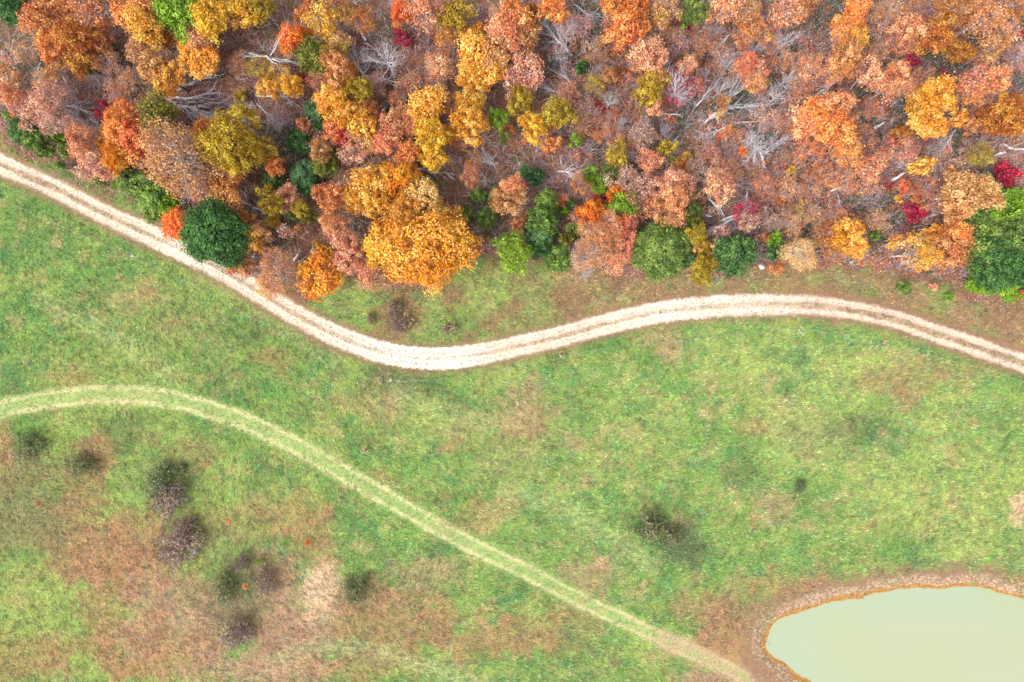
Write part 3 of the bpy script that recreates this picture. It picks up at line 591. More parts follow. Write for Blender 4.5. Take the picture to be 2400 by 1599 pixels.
TREES = '''
30 20 34 c dgreen |dark green cedar in the top left corner of the picture
92 48 34 d rust
150 18 24 d red
208 42 38 s rust
168 88 36 d brown
228 86 28 d rust
126 118 34 d orange
182 138 34 d brown
240 112 18 d rust
310 26 42 d orange |orange tree touching the top edge left of the lime green tree
346 70 36 d gold
368 26 30 s peach
378 88 26 d brown
415 26 46 d lime |lime green tree at the top edge of the wood
468 18 28 d lime
430 70 26 s peach
470 92 28 s peach
505 42 38 d yellow |bright golden yellow tree right of the lime green tree
560 20 36 d yellow
448 122 26 d gold
482 146 32 d gold
330 126 26 s tan
356 152 30 d tan
398 182 36 d gold |golden tree above the pale fallen limbs on the left
20 176 32 s peach
12 214 26 s orange
112 190 22 s tan
36 236 24 s peach
120 236 32 s pink
88 268 32 s pink
142 290 28 s mauve
60 308 30 c dgreen |low dark green cedar thicket near the left end of the road
86 328 24 c green
30 272 12 c green
112 356 16 c green
160 352 16 c green
134 316 18 c lime
20 166 12 c green
205 166 10 c green
245 262 17 h crim |small crimson bush above the coral tree on the left
292 268 28 d orange
345 288 34 d red |coral orange crown at the left side of the wood
284 302 32 d orange
318 318 32 d red
250 342 27 d amber
276 372 28 d amber
318 358 34 s gold
385 270 40 d ogreen
188 322 24 s peach
196 362 26 s peach
222 330 26 b grey
224 392 32 s pink
256 398 28 s pink
562 224 14 h olive
545 335 62 d olive |broad olive gold tree below the white dead tree
600 352 30 d olive
482 318 30 d orange
505 392 36 d brown
548 398 30 d rust
425 372 72 m tan |big tan oak with bare grey limbs showing through its thin leaves
380 342 36 s tan
482 436 34 m pink
515 414 14 h amber
288 394 22 c dgreen
302 426 24 c green
338 440 32 c green |green cedar beside the bare limbed tan oak
370 466 32 c green
400 482 22 c lime
364 502 18 c green
275 436 9 c lime
238 430 10 c green
144 390 9 c green
425 528 34 d fire |bright orange tree right beside the dirt road
510 553 68 c dgreen |large round dark green pine at the edge of the dirt road
562 614 28 d rust
540 478 28 s peach
562 518 30 d brown
520 452 30 s gold
598 566 28 d gold
610 22 26 d olive
715 42 18 d orange
722 14 14 h red
743 56 8 h red
682 90 27 d fire |flame red orange tree above the green and crimson pair
708 78 16 d deep
756 36 34 s yellow
790 14 28 s brown
812 34 28 s olive
850 52 24 s brown
776 82 24 s yellow
796 104 24 s tan
788 132 26 s olive
725 130 36 d ogreen |olive green tree between the flame red tree and the crimson bush
752 156 24 d ogreen
715 182 17 h crim |deep crimson bush under the olive green tree
690 206 24 d yellow
648 172 28 s yellow
618 160 24 s olive
632 204 24 d gold
745 190 22 s peach
790 164 30 d tan
816 166 20 d orange
815 194 17 d yellow
900 124 46 b white |spreading bare tree with a dense burst of white twigs
940 38 24 d fire |flame orange tree above a crimson bush near the top edge
934 82 14 h crim |upper crimson bush below the flame orange tree
950 98 12 h crim |lower crimson bush below the flame orange tree
990 28 34 s peach
1024 22 24 s pink
1065 36 31 d olive |round olive yellow tree near the top edge
1042 90 24 s brown
1030 152 28 s peach
1105 90 30 d gold
1122 140 44 d gold |tall golden amber tree with several tops in the upper middle
1160 132 38 d tan
1106 168 34 d gold
1148 170 34 d gold
1182 80 46 d peach |big peach tree right of the tall golden amber tree
1182 30 26 s peach
800 216 28 d gold
782 240 32 d gold
840 214 22 d olive
838 240 18 s peach
866 258 20 s brown
816 266 26 d gold
846 288 38 d gold |golden tree standing over a coral red bush
874 300 20 d gold
784 304 26 d red
812 322 18 d crim
830 350 30 s pink
856 346 18 s pink
922 298 30 d peach
900 340 24 d peach
960 268 24 d tan
962 296 26 d peach
1000 246 38 d gold |large peach gold tree left of the lime green pillar
984 292 28 d gold
1012 314 32 d yellow
1054 314 22 d gold
1060 252 25 s rust
1106 240 30 d gold
1104 288 34 d gold
1166 284 21 d lime |bright lime green tree shaped like a pillar
1178 318 12 d green
1190 306 14 h rust
1016 370 28 d yellow |yellow tree above the golden orange cluster
960 360 24 d orange
936 378 20 s peach
715 290 17 s peach
738 330 18 s peach
757 358 22 d tan
745 264 28 c bgreen
702 332 24 c dgreen
762 300 16 c dgreen
1145 370 27 b white |white fuzzy bare shrub right of the yellow tree
888 262 18 s rust
915 258 8 c green
862 440 44 d gold |left crown of the golden cluster in the middle of the wood
840 468 30 d gold
890 480 26 d gold
932 424 36 d amber |deep amber crown between two golden crowns
960 410 26 d amber
922 464 26 d amber
994 460 32 d pale
960 500 34 d gold
1018 492 28 s tan
1056 512 27 d gold
1030 540 34 d gold
1002 588 86 d oak |huge round golden oak at the edge of the wood
1060 580 48 d oak
978 534 30 d gold
886 578 38 d yellow |yellow olive tree touching the left side of the huge golden oak
816 572 28 d pink
822 608 30 d pink |salmon pink tree left of the huge golden oak
862 640 28 m peach
886 656 22 s tan
744 648 46 d amber |bright amber tree nearest the dirt road
655 648 44 m tan |thin leaved tree with grey limbs reaching over the road
632 672 26 s gold
614 552 22 s tan
780 530 28 d peach
668 470 27 d pink |small dusty pink tree right of the long pale log
775 460 30 d rust |round rust red tree left of the golden cluster
710 490 20 d olive
722 510 16 d ogreen
622 454 18 d olive
640 484 22 d olive
645 522 15 h yellow
698 536 16 s tan
668 546 17 s mauve
640 390 20 d orange
652 402 14 d rust
766 384 28 c ogreen
640 422 20 c dgreen
712 408 26 c bgreen
720 436 20 c bgreen
680 500 13 c green
752 586 18 d olive
1105 412 20 s rust |small round rust tree below the white fuzzy shrub
1090 500 12 c green
1140 512 21 c green
1120 460 15 c green
1162 458 13 c green
1188 470 33 d tan |tan gold tree standing alone above the lime bush
1196 440 24 d peach
1205 590 38 d lime |round lime green tree right of the huge golden oak
1030 440 20 s ogreen
1205 40 34 d orange
1216 84 34 d tan
1222 122 26 d gold
1250 34 20 d brown
1292 26 28 d orange |small orange tree at the top edge right of the peach tree
1205 150 34 s pink
1226 176 34 s pink
1212 212 28 s pink
1432 6 24 d orange
1480 20 30 d orange
1472 68 38 d orange |round orange tree standing alone near the top centre
1496 42 22 d rust
1448 82 18 d peach
1426 38 14 s rust
1560 24 34 s tan
1544 40 20 s yellow
1632 20 24 d green |green tree at the top edge of the wood
1614 40 18 d green
1600 58 13 h crim |small crimson bush under the green tree at the top
1700 22 34 s peach
1752 20 28 s tan
1768 62 30 s orange
1742 86 22 s rust
1525 128 36 d pink |dusty pink tree above the olive yellow tree
1500 150 24 s rust
1480 172 14 s red
1610 150 20 s peach
1568 150 22 b white
1592 198 38 f mag |magenta pink bush around the bare white tree
1566 226 16 h crim
1632 200 17 s red
1596 196 40 b white |bare white branched tree inside the magenta bush
1520 182 28 d olive |olive yellow tree left of the magenta bush
1522 218 27 d olive
1532 254 17 d peach
1425 176 15 d tan
1452 174 12 h brown
1392 200 20 s olive
1362 158 14 c dgreen
1310 266 31 d olive |mottled olive tree right of the bright yellow tree
1214 242 26 d olive
1254 300 27 d yellow |bright yellow tree beside a coral crown
1290 344 19 d orange
1284 302 18 s red
1236 326 11 h orange
1352 322 14 d lime |small lime green bush standing alone in the middle
1404 318 14 h red |small coral red bush beside a fallen grey tree
1406 250 11 h crim
1478 344 14 h pink
1440 362 24 d olive
1520 378 22 s peach
1562 350 18 d olive
1580 378 10 h lime
1602 388 18 h brown
1605 366 10 h yellow
1742 352 11 h fire
1762 160 34 s peach
1750 138 20 s red
1772 190 22 d tan
1776 102 22 b white
1664 166 18 b grey
1784 210 10 h red
1540 312 12 s tan
1574 280 9 h red
1712 304 10 h orange
1690 318 9 h fire
1686 266 11 h yellow
1460 285 20 b grey
1694 236 18 s brown
1770 326 30 b white |bare grey tree with a long white trunk pointing down
1848 22 34 s peach
1886 20 26 s brown
2006 20 28 d orange
1988 54 30 d orange |orange tree at the top edge in the right part of the wood
1978 80 24 s orange
2000 104 26 d gold
1986 130 30 d tan
1950 166 26 s peach
1906 162 26 s peach
1966 170 26 s orange
1860 84 26 b white |bare white tree with radiating twigs in the upper right
1826 224 22 b white
1826 330 28 b white
2130 74 32 d peach |peach tree standing alone in the upper right
2112 104 22 s peach
2192 92 34 d brown |golden brown tree right of the lone peach tree
2246 122 26 d brown
2208 40 28 s brown
2232 26 34 s brown
2302 40 38 s tan
2352 72 34 s peach
2376 20 28 s brown
2330 110 26 s tan
2040 174 28 s peach
2100 176 22 d peach
2070 210 32 s peach
2116 208 24 s peach
2184 226 36 d gold |broad gold tree in the right part of the wood
2150 254 30 d gold
2176 292 34 d gold
2206 244 22 d gold
2246 286 17 d gold
2282 292 14 d tan
2352 270 38 d brown |golden brown tree at the right edge
2318 282 28 d brown
2378 300 26 d brown
2276 196 28 s peach
2330 192 28 d peach
2270 218 24 s orange
1918 256 34 d orange
1956 248 34 d peach
1892 288 34 d peach
1940 298 40 d orange |broad orange tree with several tops in the right part of the wood
1972 338 32 s orange
1988 372 26 s orange
1900 352 26 s rust
2040 388 26 s peach
2066 372 20 s peach
2110 322 20 d brown
2080 334 18 s pink
2112 352 26 m pink
2132 148 16 h crim
2214 182 12 h crim
2216 348 9 h red
2262 338 12 h rust
2396 82 10 h crim
2160 394 19 d gold |small round golden tree below the brush pile
2344 416 24 h crim |crimson tree above the big green pines
2334 398 14 h crim
2290 372 22 s olive
2250 368 16 s tan
2216 410 14 h tan
1855 398 9 h yellow
1877 368 8 h deep
1816 468 6 h fire
1832 472 7 h orange
1874 488 13 h olive
1897 416 8 h red
1972 500 10 h red
2112 440 14 h red
2142 462 16 h rust
2130 502 20 h crim |scarlet bush among grey branches on the right
2080 436 9 h crim
2102 468 9 h yellow
2056 490 12 h ogreen
2272 458 46 d tan |large tan gold tree left of the big green pines
2244 432 26 d tan
2238 492 24 d tan
2300 444 24 d pale
2150 588 34 s gold |golden tree leaning over dry grass left of a rust crown
2104 568 18 s gold
2170 604 24 s gold
2176 560 22 d gold
2220 578 42 d rust |rust orange crown beside the big green pines
2240 556 26 d orange
2204 616 22 s rust
2352 488 44 c lime
2300 500 42 c green
2300 576 50 c green |uppermost of the big green pines at the right edge
2372 560 54 c green
2330 620 56 c dgreen |large dark pine lowest at the right edge
2392 620 48 c dgreen
2300 656 34 c lime
2366 664 38 c lime
2392 680 14 d rust
1986 552 34 d gold |golden tree with a brown side above the road bend on the right
1944 546 28 s brown
1950 578 26 s brown
1990 580 26 d gold
1874 592 33 m pale |pale gold tree with white stems near the road
1815 563 16 c lime
1816 592 19 c dgreen
1833 594 8 h amber
1822 628 14 h rust |small rust red bush right of the second cedar
2046 554 10 c green
2032 576 6 c green
2118 676 13 c green |small green bush in the dry grass above the road
2226 696 7 c lime
2016 618 7 h rust
2186 672 8 h pink
2298 10 20 s brown
1275 472 22 c green
1282 498 22 c green
1270 520 32 c green
1262 552 28 c bgreen
1270 580 26 c dgreen
1306 606 28 c green
1324 566 17 c ogreen
1352 540 17 c green |small round green bush left of the pale thin leaved tree
1322 498 10 c lime
1340 478 10 c dgreen
1212 528 17 d rust
1226 508 12 s rust
1318 470 13 h red
1386 398 16 d lime
1404 426 22 d lime |lime green tree above the crimson and orange pair
1430 412 18 d green
1444 430 10 c green
1414 460 16 h crim |crimson bush pressed between lime and orange crowns
1448 456 20 d deep
1392 500 26 d deep |bright orange inner tree above the pale thin leaved tree
1400 480 16 d amber
1454 486 30 d lime |lime green crown above the peach tree
1358 496 17 s rust
1360 432 20 s brown
1234 404 14 c bgreen
1256 420 17 c bgreen
1466 424 30 s mauve
1500 446 32 s mauve
1478 470 24 s pink
1520 480 24 s rust
1578 432 34 d pink |pale pink tree top beside the round pink tree
1606 452 22 s peach
1578 470 28 d peach
1572 500 28 s tan
1548 480 20 s brown
1682 436 31 d pink |round dusty pink tree standing alone
1632 450 12 s pale
1420 534 32 m peach
1462 520 26 s red
1404 556 32 m tan
1462 566 26 s peach
1388 596 42 m tan |pale tan tree with a haze of grey twigs
1440 604 30 m peach
1354 602 28 b grey |grey fuzzy bare tree at the edge of the wood
1376 636 24 b white |bare white tree leaning out over the dry grass
1546 590 54 c green |wide green cedar at the edge of the wood
1550 542 32 c green
1510 596 30 c green
1590 570 28 c green
1572 562 16 c lime
1604 602 22 c bgreen
1500 548 14 c dgreen
1620 502 20 c green
1628 522 15 c ogreen
1632 552 22 d olive
1650 572 14 d olive
1634 580 12 d peach
1656 590 14 d olive
1670 592 14 d peach
1642 634 26 d olive |olive gold tree between the two green cedars
1626 640 16 s brown
1662 618 18 d olive
1716 598 42 c dgreen |second green cedar standing right of the olive gold tree
1744 578 18 c green
1746 500 28 s crim
1760 520 20 s mauve
1690 548 18 s mauve
1790 560 16 s rust
1650 62 30 f rust
1690 130 28 f mauve
1826 134 28 f rust
1872 146 24 f tan
1806 96 24 f mauve
1880 208 28 f rust
1800 276 30 f mauve
1850 282 28 f rust
1992 292 26 f tan
2024 332 28 f rust
2036 256 28 f rust
2062 62 30 f tan
2088 24 30 f tan
2140 22 26 f brown
2056 118 26 f tan
2150 186 26 f rust
2306 148 28 f peach
2384 134 28 f mauve
2300 244 26 f rust
1942 404 28 f rust
1984 424 28 f orange
1900 436 28 f rust
1850 440 26 f tan
1794 440 26 f rust
2032 432 26 f peach
2170 436 26 f rust
2196 474 24 f rust
1806 514 26 f mauve
1852 524 26 f tan
1904 506 26 f tan
1956 506 26 f rust
2052 516 24 f tan
1424 292 26 f rust
1380 262 26 f mauve
1340 218 24 f rust
1440 320 22 f rust
1508 318 26 f mauve
1540 430 24 f rust
1642 400 26 f mauve
1660 356 24 f rust
1704 404 28 f rust
1362 296 24 f brown
1400 120 28 f brown
1350 62 30 f mauve
1640 108 26 f rust
1590 98 28 f mauve
1552 76 24 f tan
58 124 26 f tan
150 214 26 f mauve
252 150 26 f pink
268 208 24 f rust
300 190 22 f tan
860 420 22 f brown
1080 330 24 f rust
1110 372 20 f brown
880 200 24 f pink
960 200 26 f rust
1020 200 24 f brown
930 240 24 f rust
560 150 24 f rust
660 270 24 f mauve
1700 196 24 b white
1642 176 20 b grey
1850 180 22 b grey
2004 236 18 b grey
1780 60 22 b grey
1404 156 20 b grey
1432 232 22 b grey
1684 62 20 b grey
1722 134 22 b white
1560 300 20 b grey
1510 286 20 b grey
2060 466 20 b grey
2236 256 16 b grey
2304 336 20 b grey
1334 66 24 b grey
1310 112 24 b white
800 110 20 b grey
850 136 22 b grey
640 280 24 b grey
206 300 24 b grey
160 262 22 b grey
470 270 22 b grey
1640 540 16 b grey
1760 560 18 b grey
'''
TW = {'d': 'tree', 's': 'tree', 'm': 'tree', 'c': 'evergreen', 'f': 'sapling', 'b': 'bare tree', 'h': 'bush'}
LAND = [  # landmarks (also hand-labelled things above) that the other labels refer to
 (1002, 588, 'the huge golden oak'), (510, 553, 'the round roadside pine'), (425, 528, 'the bright orange roadside tree'), (1592, 198, 'the magenta bush'), (1520, 182, 'the olive yellow tree'),
 (900, 124, 'the white twiggy bare tree'), (2344, 416, 'the crimson tree on the right'), (2330, 620, 'the big right edge pines'), (1546, 590, 'the wide green cedar'), (1716, 598, 'the second green cedar'),
 (535, 250, 'the white leaning dead tree'), (415, 26, 'the lime tree at the top edge'), (1632, 20, 'the green tree at the top edge'), (715, 182, 'the deep crimson bush'), (682, 90, 'the flame red tree'),
 (940, 38, 'the flame orange tree'), (245, 262, 'the small crimson bush on the left'), (2130, 502, 'the scarlet bush'), (1166, 284, 'the lime green pillar tree'), (1254, 300, 'the bright yellow tree'),
 (1392, 500, 'the bright orange inner tree'), (744, 648, 'the amber roadside tree'), (1205, 590, 'the round lime green tree'), (1770, 326, 'the bare tree with long trunk'),
 (2184, 226, 'the broad gold tree'), (1940, 298, 'the broad orange tree'), (1874, 592, 'the pale gold tree'), (2160, 394, 'the small round golden tree'), (1122, 140, 'the tall golden amber tree'),
 (60, 308, 'the left edge cedar thicket'), (1145, 370, 'the white fuzzy shrub'), (1682, 436, 'the round pink tree'), (1352, 322, 'the lone lime bush'), (425, 372, 'the bare limbed tan oak'),
 (862, 440, 'the golden cluster'), (775, 460, 'the round rust tree'), (1472, 68, 'the lone round orange tree'), (2130, 74, 'the lone peach tree'), (1860, 84, 'the upper right bare tree'), (668, 470, 'the small dusty pink tree'),
 (2352, 270, 'the golden brown right edge tree'), (345, 288, 'the coral left side crown'), (1190, 465, 'the lone tan gold tree'), (30, 20, 'the corner cedar')]
used_labels = set()
def where(x, y, r, rank):
    L = sorted(LAND, key=lambda l: math.hypot(l[0]-x, l[1]-y)); L = [l for l in L if math.hypot(l[0]-x, l[1]-y) > 8]
    l = L[rank]; dx, dy = x-l[0], y-l[1]; d = math.hypot(dx, dy); a = math.degrees(math.atan2(-dy, dx)) % 360
    w_ = ['right of', 'above and right of', 'above', 'above and left of', 'left of', 'below and left of', 'below', 'below and right of'][int(((a+22.5) % 360)//45)]
    near = 'just ' if d < 62 else ('' if d < 125 else 'further ')
    return near+w_+' '+l[2]
def auto_label(x, y, r, kind, ck):
    size = 'tiny' if r < 11 else 'small' if r < 19 else 'medium' if r < 30 else 'large'
    word = COL[ck][2]; noun = TW[kind]
    adj = {'s': 'sparse ', 'm': 'grey limbed '}.get(kind, '')
    if kind == 'h' and r < 15: size = {'tiny': 'tiny', 'small': 'little'}[size]
    for rank in range(7):
        lb = f'{size} {adj}{word} {noun} {where(x, y, r, rank)}'
        if lb not in used_labels and len(lb.split()) < 17: return lb
    for o_ in ('second', 'third', 'fourth', 'fifth'):
        lb = f'{o_} {size} {adj}{word} {noun} {where(x, y, r, 0)}'
        if lb not in used_labels: return lb
rows = []
for ln in TREES.strip().splitlines():
    a, _, lb = ln.partition('|'); f = a.split(); rows.append((float(f[0]), float(f[1]), float(f[2]), f[3], f[4], lb.strip()))
for r_ in rows:
    if r_[5]: assert r_[5] not in used_labels, r_[5]; used_labels.add(r_[5])
KL = 0.66
NAMES = {'d': 'autumn_tree', 's': 'autumn_tree', 'm': 'autumn_tree', 'c': 'evergreen_tree', 'f': 'sapling', 'b': 'bare_tree', 'h': 'bush'}
GRP = {'d': 'autumn trees in the wood', 's': 'autumn trees in the wood', 'm': 'autumn trees in the wood', 'c': 'evergreens in the wood', 'f': 'thin saplings in the wood', 'b': 'bare trees in the wood', 'h': 'small coloured bushes in the wood'}
def zat(x, y): return float(height(np.array([x]), np.array([y]))[0])
def plant(x, y, r, kind, ck, lb, group=None, cat=None, name=None, hscale=None):
    rnd = random.Random(int(x*7919+y*31+r))
    R = r*S
    if kind == 'b': key = f'bM{rnd.randrange(3)}' if R > 1.3 else f'bS{rnd.randrange(2)}'
    elif kind == 'h': key = f'dS{rnd.randrange(4)}'
    else:
        k = {'d': 'd', 's': 's', 'm': 's', 'c': 'c', 'f': 's'}[kind]
        if R > (3.0 if kind != 'm' else 1.9): key = f"{k}L{rnd.randrange({'d': 4, 's': 3, 'c': 3}[k])}"
        elif R > 1.15: key = f"{k}M{rnd.randrange({'d': 8, 's': 7, 'c': 3}[k])}"
        else: key = f"{k}S{rnd.randrange({'d': 4, 's': 3, 'c': 2}[k])}"
    if kind == 'f': key = f'fM{rnd.randrange(5)}'
    if hscale: key = f'hM{rnd.randrange(4)}' if ck != 'dbrush' else f'gM{rnd.randrange(3)}'
    crown, wood_, R0, zc = PROTO[key]
    want = {'h': .55*R+.7, 'f': .8*R+1.8, 'c': 1.0*R+1.4, 'b': 1.35*R+3.4}.get(kind, 1.15*R+3.4)*rnd.uniform(.82, 1.22)     # crown centre height
    if hscale: want *= hscale
    if R < .7: want = min(want, 1.6)
    X, Y = px(x, y, want); f = (H-want)/H; sc = R*f/R0*1.04; szz = want/zc
    z = zat(X, Y)
    asp = rnd.uniform(.9, 1.1)
    t = empty(name or NAMES[kind], (X, Y, z), rnd.uniform(0, 6.283), (sc*asp, sc/asp, max(sc*.85, min(szz, sc*2.2))), rnd.gauss(0, .03), rnd.gauss(0, .03))
    lb = lb or auto_label(x, y, r, kind, ck); used_labels.add(lb)
    tag(t, lb, cat or {'h': 'bush'}.get(kind, 'tree'), group or GRP[kind])
    if kind == 'b':
        obj('branches', crown, t); obj('trunk', wood_, t)
    else:
        c = obj('crown', crown, t); obj('trunk' if kind != 'h' else 'stems', wood_, t)
        j = rnd.uniform(.90, 1.10); k1 = KL*j; hj = np.array([1+rnd.uniform(-.05, .05), 1+rnd.uniform(-.07, .07), 1])
        c1 = lin(COL[ck][0], k1)*hj; c2 = lin(COL[ck][1], k1)*hj
        c.color = (*c1, 1); c['tip_colour'] = [float(v) for v in c2]
    return t
for (x, y, r, kind, ck, lb) in rows: plant(x, y, r, kind, ck, lb)

# dark brushy shrubs in the meadow
SHRUBS = [(70, 1045, 26, 'dbrush', 'dark shrub in the meadow near the left edge below the grass track'), (190, 1092, 24, 'dbrush', 'olive dark shrub right of the leftmost meadow shrub'),
 (376, 1128, 30, 'dbrush', 'upper half dark shrub of the tall clump in the left meadow'), (392, 1168, 34, 'pbrush', 'brown shrub joined below the tall dark clump in the meadow'), (414, 1104, 14, 'dbrush', 'small dark shrub topping the tall clump in the meadow'),
 (424, 1282, 42, 'pbrush', 'large brown leafless shrub in the left meadow'), (436, 1236, 20, 'pbrush', 'small brown shrub just above the large brown meadow shrub'), (530, 1376, 26, 'dbrush', 'dark shrub right below the large brown meadow shrub'),
 (620, 1362, 26, 'pbrush', 'faint brown shrub beside the dark shrub in the lower meadow'), (566, 1318, 18, 'pbrush', 'small brown shrub left of the green ball bush'), (548, 1484, 32, 'pbrush', 'reddish brown shrub lowest in the left meadow'),
 (830, 1382, 24, 'dbrush', 'dark green shrub right of the straw coloured patch'), (1524, 1228, 30, 'dbrush', 'dark shrub in the meadow left of the small tan spot'), (1572, 1252, 22, 'dbrush', 'dark shrub right below the middle meadow shrub'), (1878, 1142, 12, 'dbrush', 'small dark shrub in the right meadow'),
 (604, 1318, 7, 'lime', 'tiny round green bush alone in the brown meadow'), (720, 1271, 5, 'fire', 'tiny orange seedling in the lower meadow'), (536, 1224, 5, 'red', 'tiny coral seedling above the brown shrubs'), (88, 1183, 4, 'red', 'tiny coral seedling near the left edge of the meadow'),
 (577, 1375, 6, 'orange', 'tiny orange seedling inside the brown shrubs')]
for (x, y, r, ck, lb) in SHRUBS:
    big = r > 10
    t = plant(x, y, r, 's' if big else 'h', ck, lb, 'shrubs in the meadow' if big else 'seedlings in the meadow', 'shrub' if big else 'seedling', 'meadow_shrub' if big else 'seedling', .15 if big else None)

# weeds with pale seed heads
for (x, y, r, lb) in [(926, 728, 17, 'purple brown brush in the grass strip below the huge golden oak'), (938, 762, 18, 'brown brush at the left buff seeded weed above the road bend'), (1046, 772, 12, 'small dark brush at the right buff seeded weed above the road bend'), (868, 748, 10, 'faint brown brush left of the weeds above the road bend')]:
    plant(x, y, r, 's', 'pbrush', lb, 'shrubs in the meadow', 'shrub', 'meadow_shrub', .15)
def weed(x, y, r, lb, n=46):
    rnd = random.Random(int(x)); X, Y = px(x, y, .5); t = empty('seed_head_weed', (X, Y, zat(X, Y))); W = Wood(); P = []; 
    for i in range(n):
        a = rnd.uniform(0, 6.283); q = r*S*math.sqrt(rnd.random()); e = (q*math.cos(a), q*math.sin(a), rnd.uniform(.6, 1.2)); W.tube([(e[0]*.4, e[1]*.4, 0), e], [.02, .015], 3); P.append(e)
    obj('stems', W.mesh('weed_stems', M_TWIG), t)
    P = np.repeat(np.array(P), 5, 0)+rng.normal(0, .05, (n*5, 3)); m = len(P)
    V = quads(P, rng.normal(0, .5, (m, 3))+np.array([0, 0, 1]), rng.uniform(.10, .17, m), 1.1); cc = np.repeat(np.array([[*lin((228, 200, 150), .42), 1]]), 4*m, 0)
    tag(obj('seed_heads', mesh_np('weed_heads', V, np.arange(4*m).reshape(m, 4), M_STUFF, {'tint': ('FLOAT_COLOR', cc), 'leaf': ('FLOAT', np.repeat(rng.random(m), 4)), 'clump': ('FLOAT', np.full(4*m, .5))}), t), kind='stuff')
    tag(t, lb, 'weed', 'weeds with pale seed heads')
weed(952, 752, 18, 'weed clump with buff seed heads below the huge golden oak'); weed(1056, 766, 15, 'pale seeded weed clump right of the other below the oak')
weed(900, 880, 22, 'weeds with white specks just below the road bend', 22); weed(1318, 830, 12, 'yellowish seeded weed below the road right of the bend', 16)
weed(2072, 806, 10, 'pale seeded weed below the road at right', 14)
weed(856, 1056, 8, 'dry straw coloured stalks alone above the grass track', 26)

# ------------------------------------------------------------------ fallen and dead trees, logs
def fallen(x0, y0, x1, y1, spread, n, thick, lb, pale=True, name='fallen_tree', cat='fallen tree', depth=1, rise=.5):
    rnd = random.Random(int(x0*13+y0)); a = Vector((*px(x0, y0, .5), 0)); b = Vector((*px(x1, y1, .8), 0)); L = (b-a).length
    thick *= 1.25; n = int(n*1.25); base = a.copy(); base.z = zat(a.x, a.y); d = (b-a).normalized(); side = Vector((-d.y, d.x, 0))
    m = M_PALE if pale else M_LOG; t = empty(name, base); W = Wood()
    P = [Vector((0, 0, .7+thick))]; 
    for i in range(1, 6): P.append(d*L*i/5*.95+side*rnd.gauss(0, .02)*L+Vector((0, 0, .8+thick+rise*1.6*i/5*rnd.uniform(.5, 1.3))))
    R = [thick, thick*.92, thick*.8, thick*.62, thick*.42, thick*.12]
    W.tube(P, R, 7); W.cap(7, 0); obj('trunk', W.mesh('fallen_trunk', m), t)
    if n:
        B = Wood()
        for i in range(n):
            q = rnd.uniform(.06, .8)*5; j = int(q); s_ = P[j].lerp(P[j+1], q-j); an = math.radians(rnd.gauss(0, spread))
            dd = d*math.cos(an)+side*math.sin(an)+Vector((0, 0, rnd.uniform(-.05, .35)))
            B.grow(s_, dd, L*rnd.uniform(.3, .72), thick*rnd.uniform(.22, .42)+.012, depth, rnd, (4, 3), .33, 0, 4, 4)
        obj('branches', B.mesh('fallen_branches', m), t)
    tag(t, lb, cat, 'fallen trees and dead wood'); return t
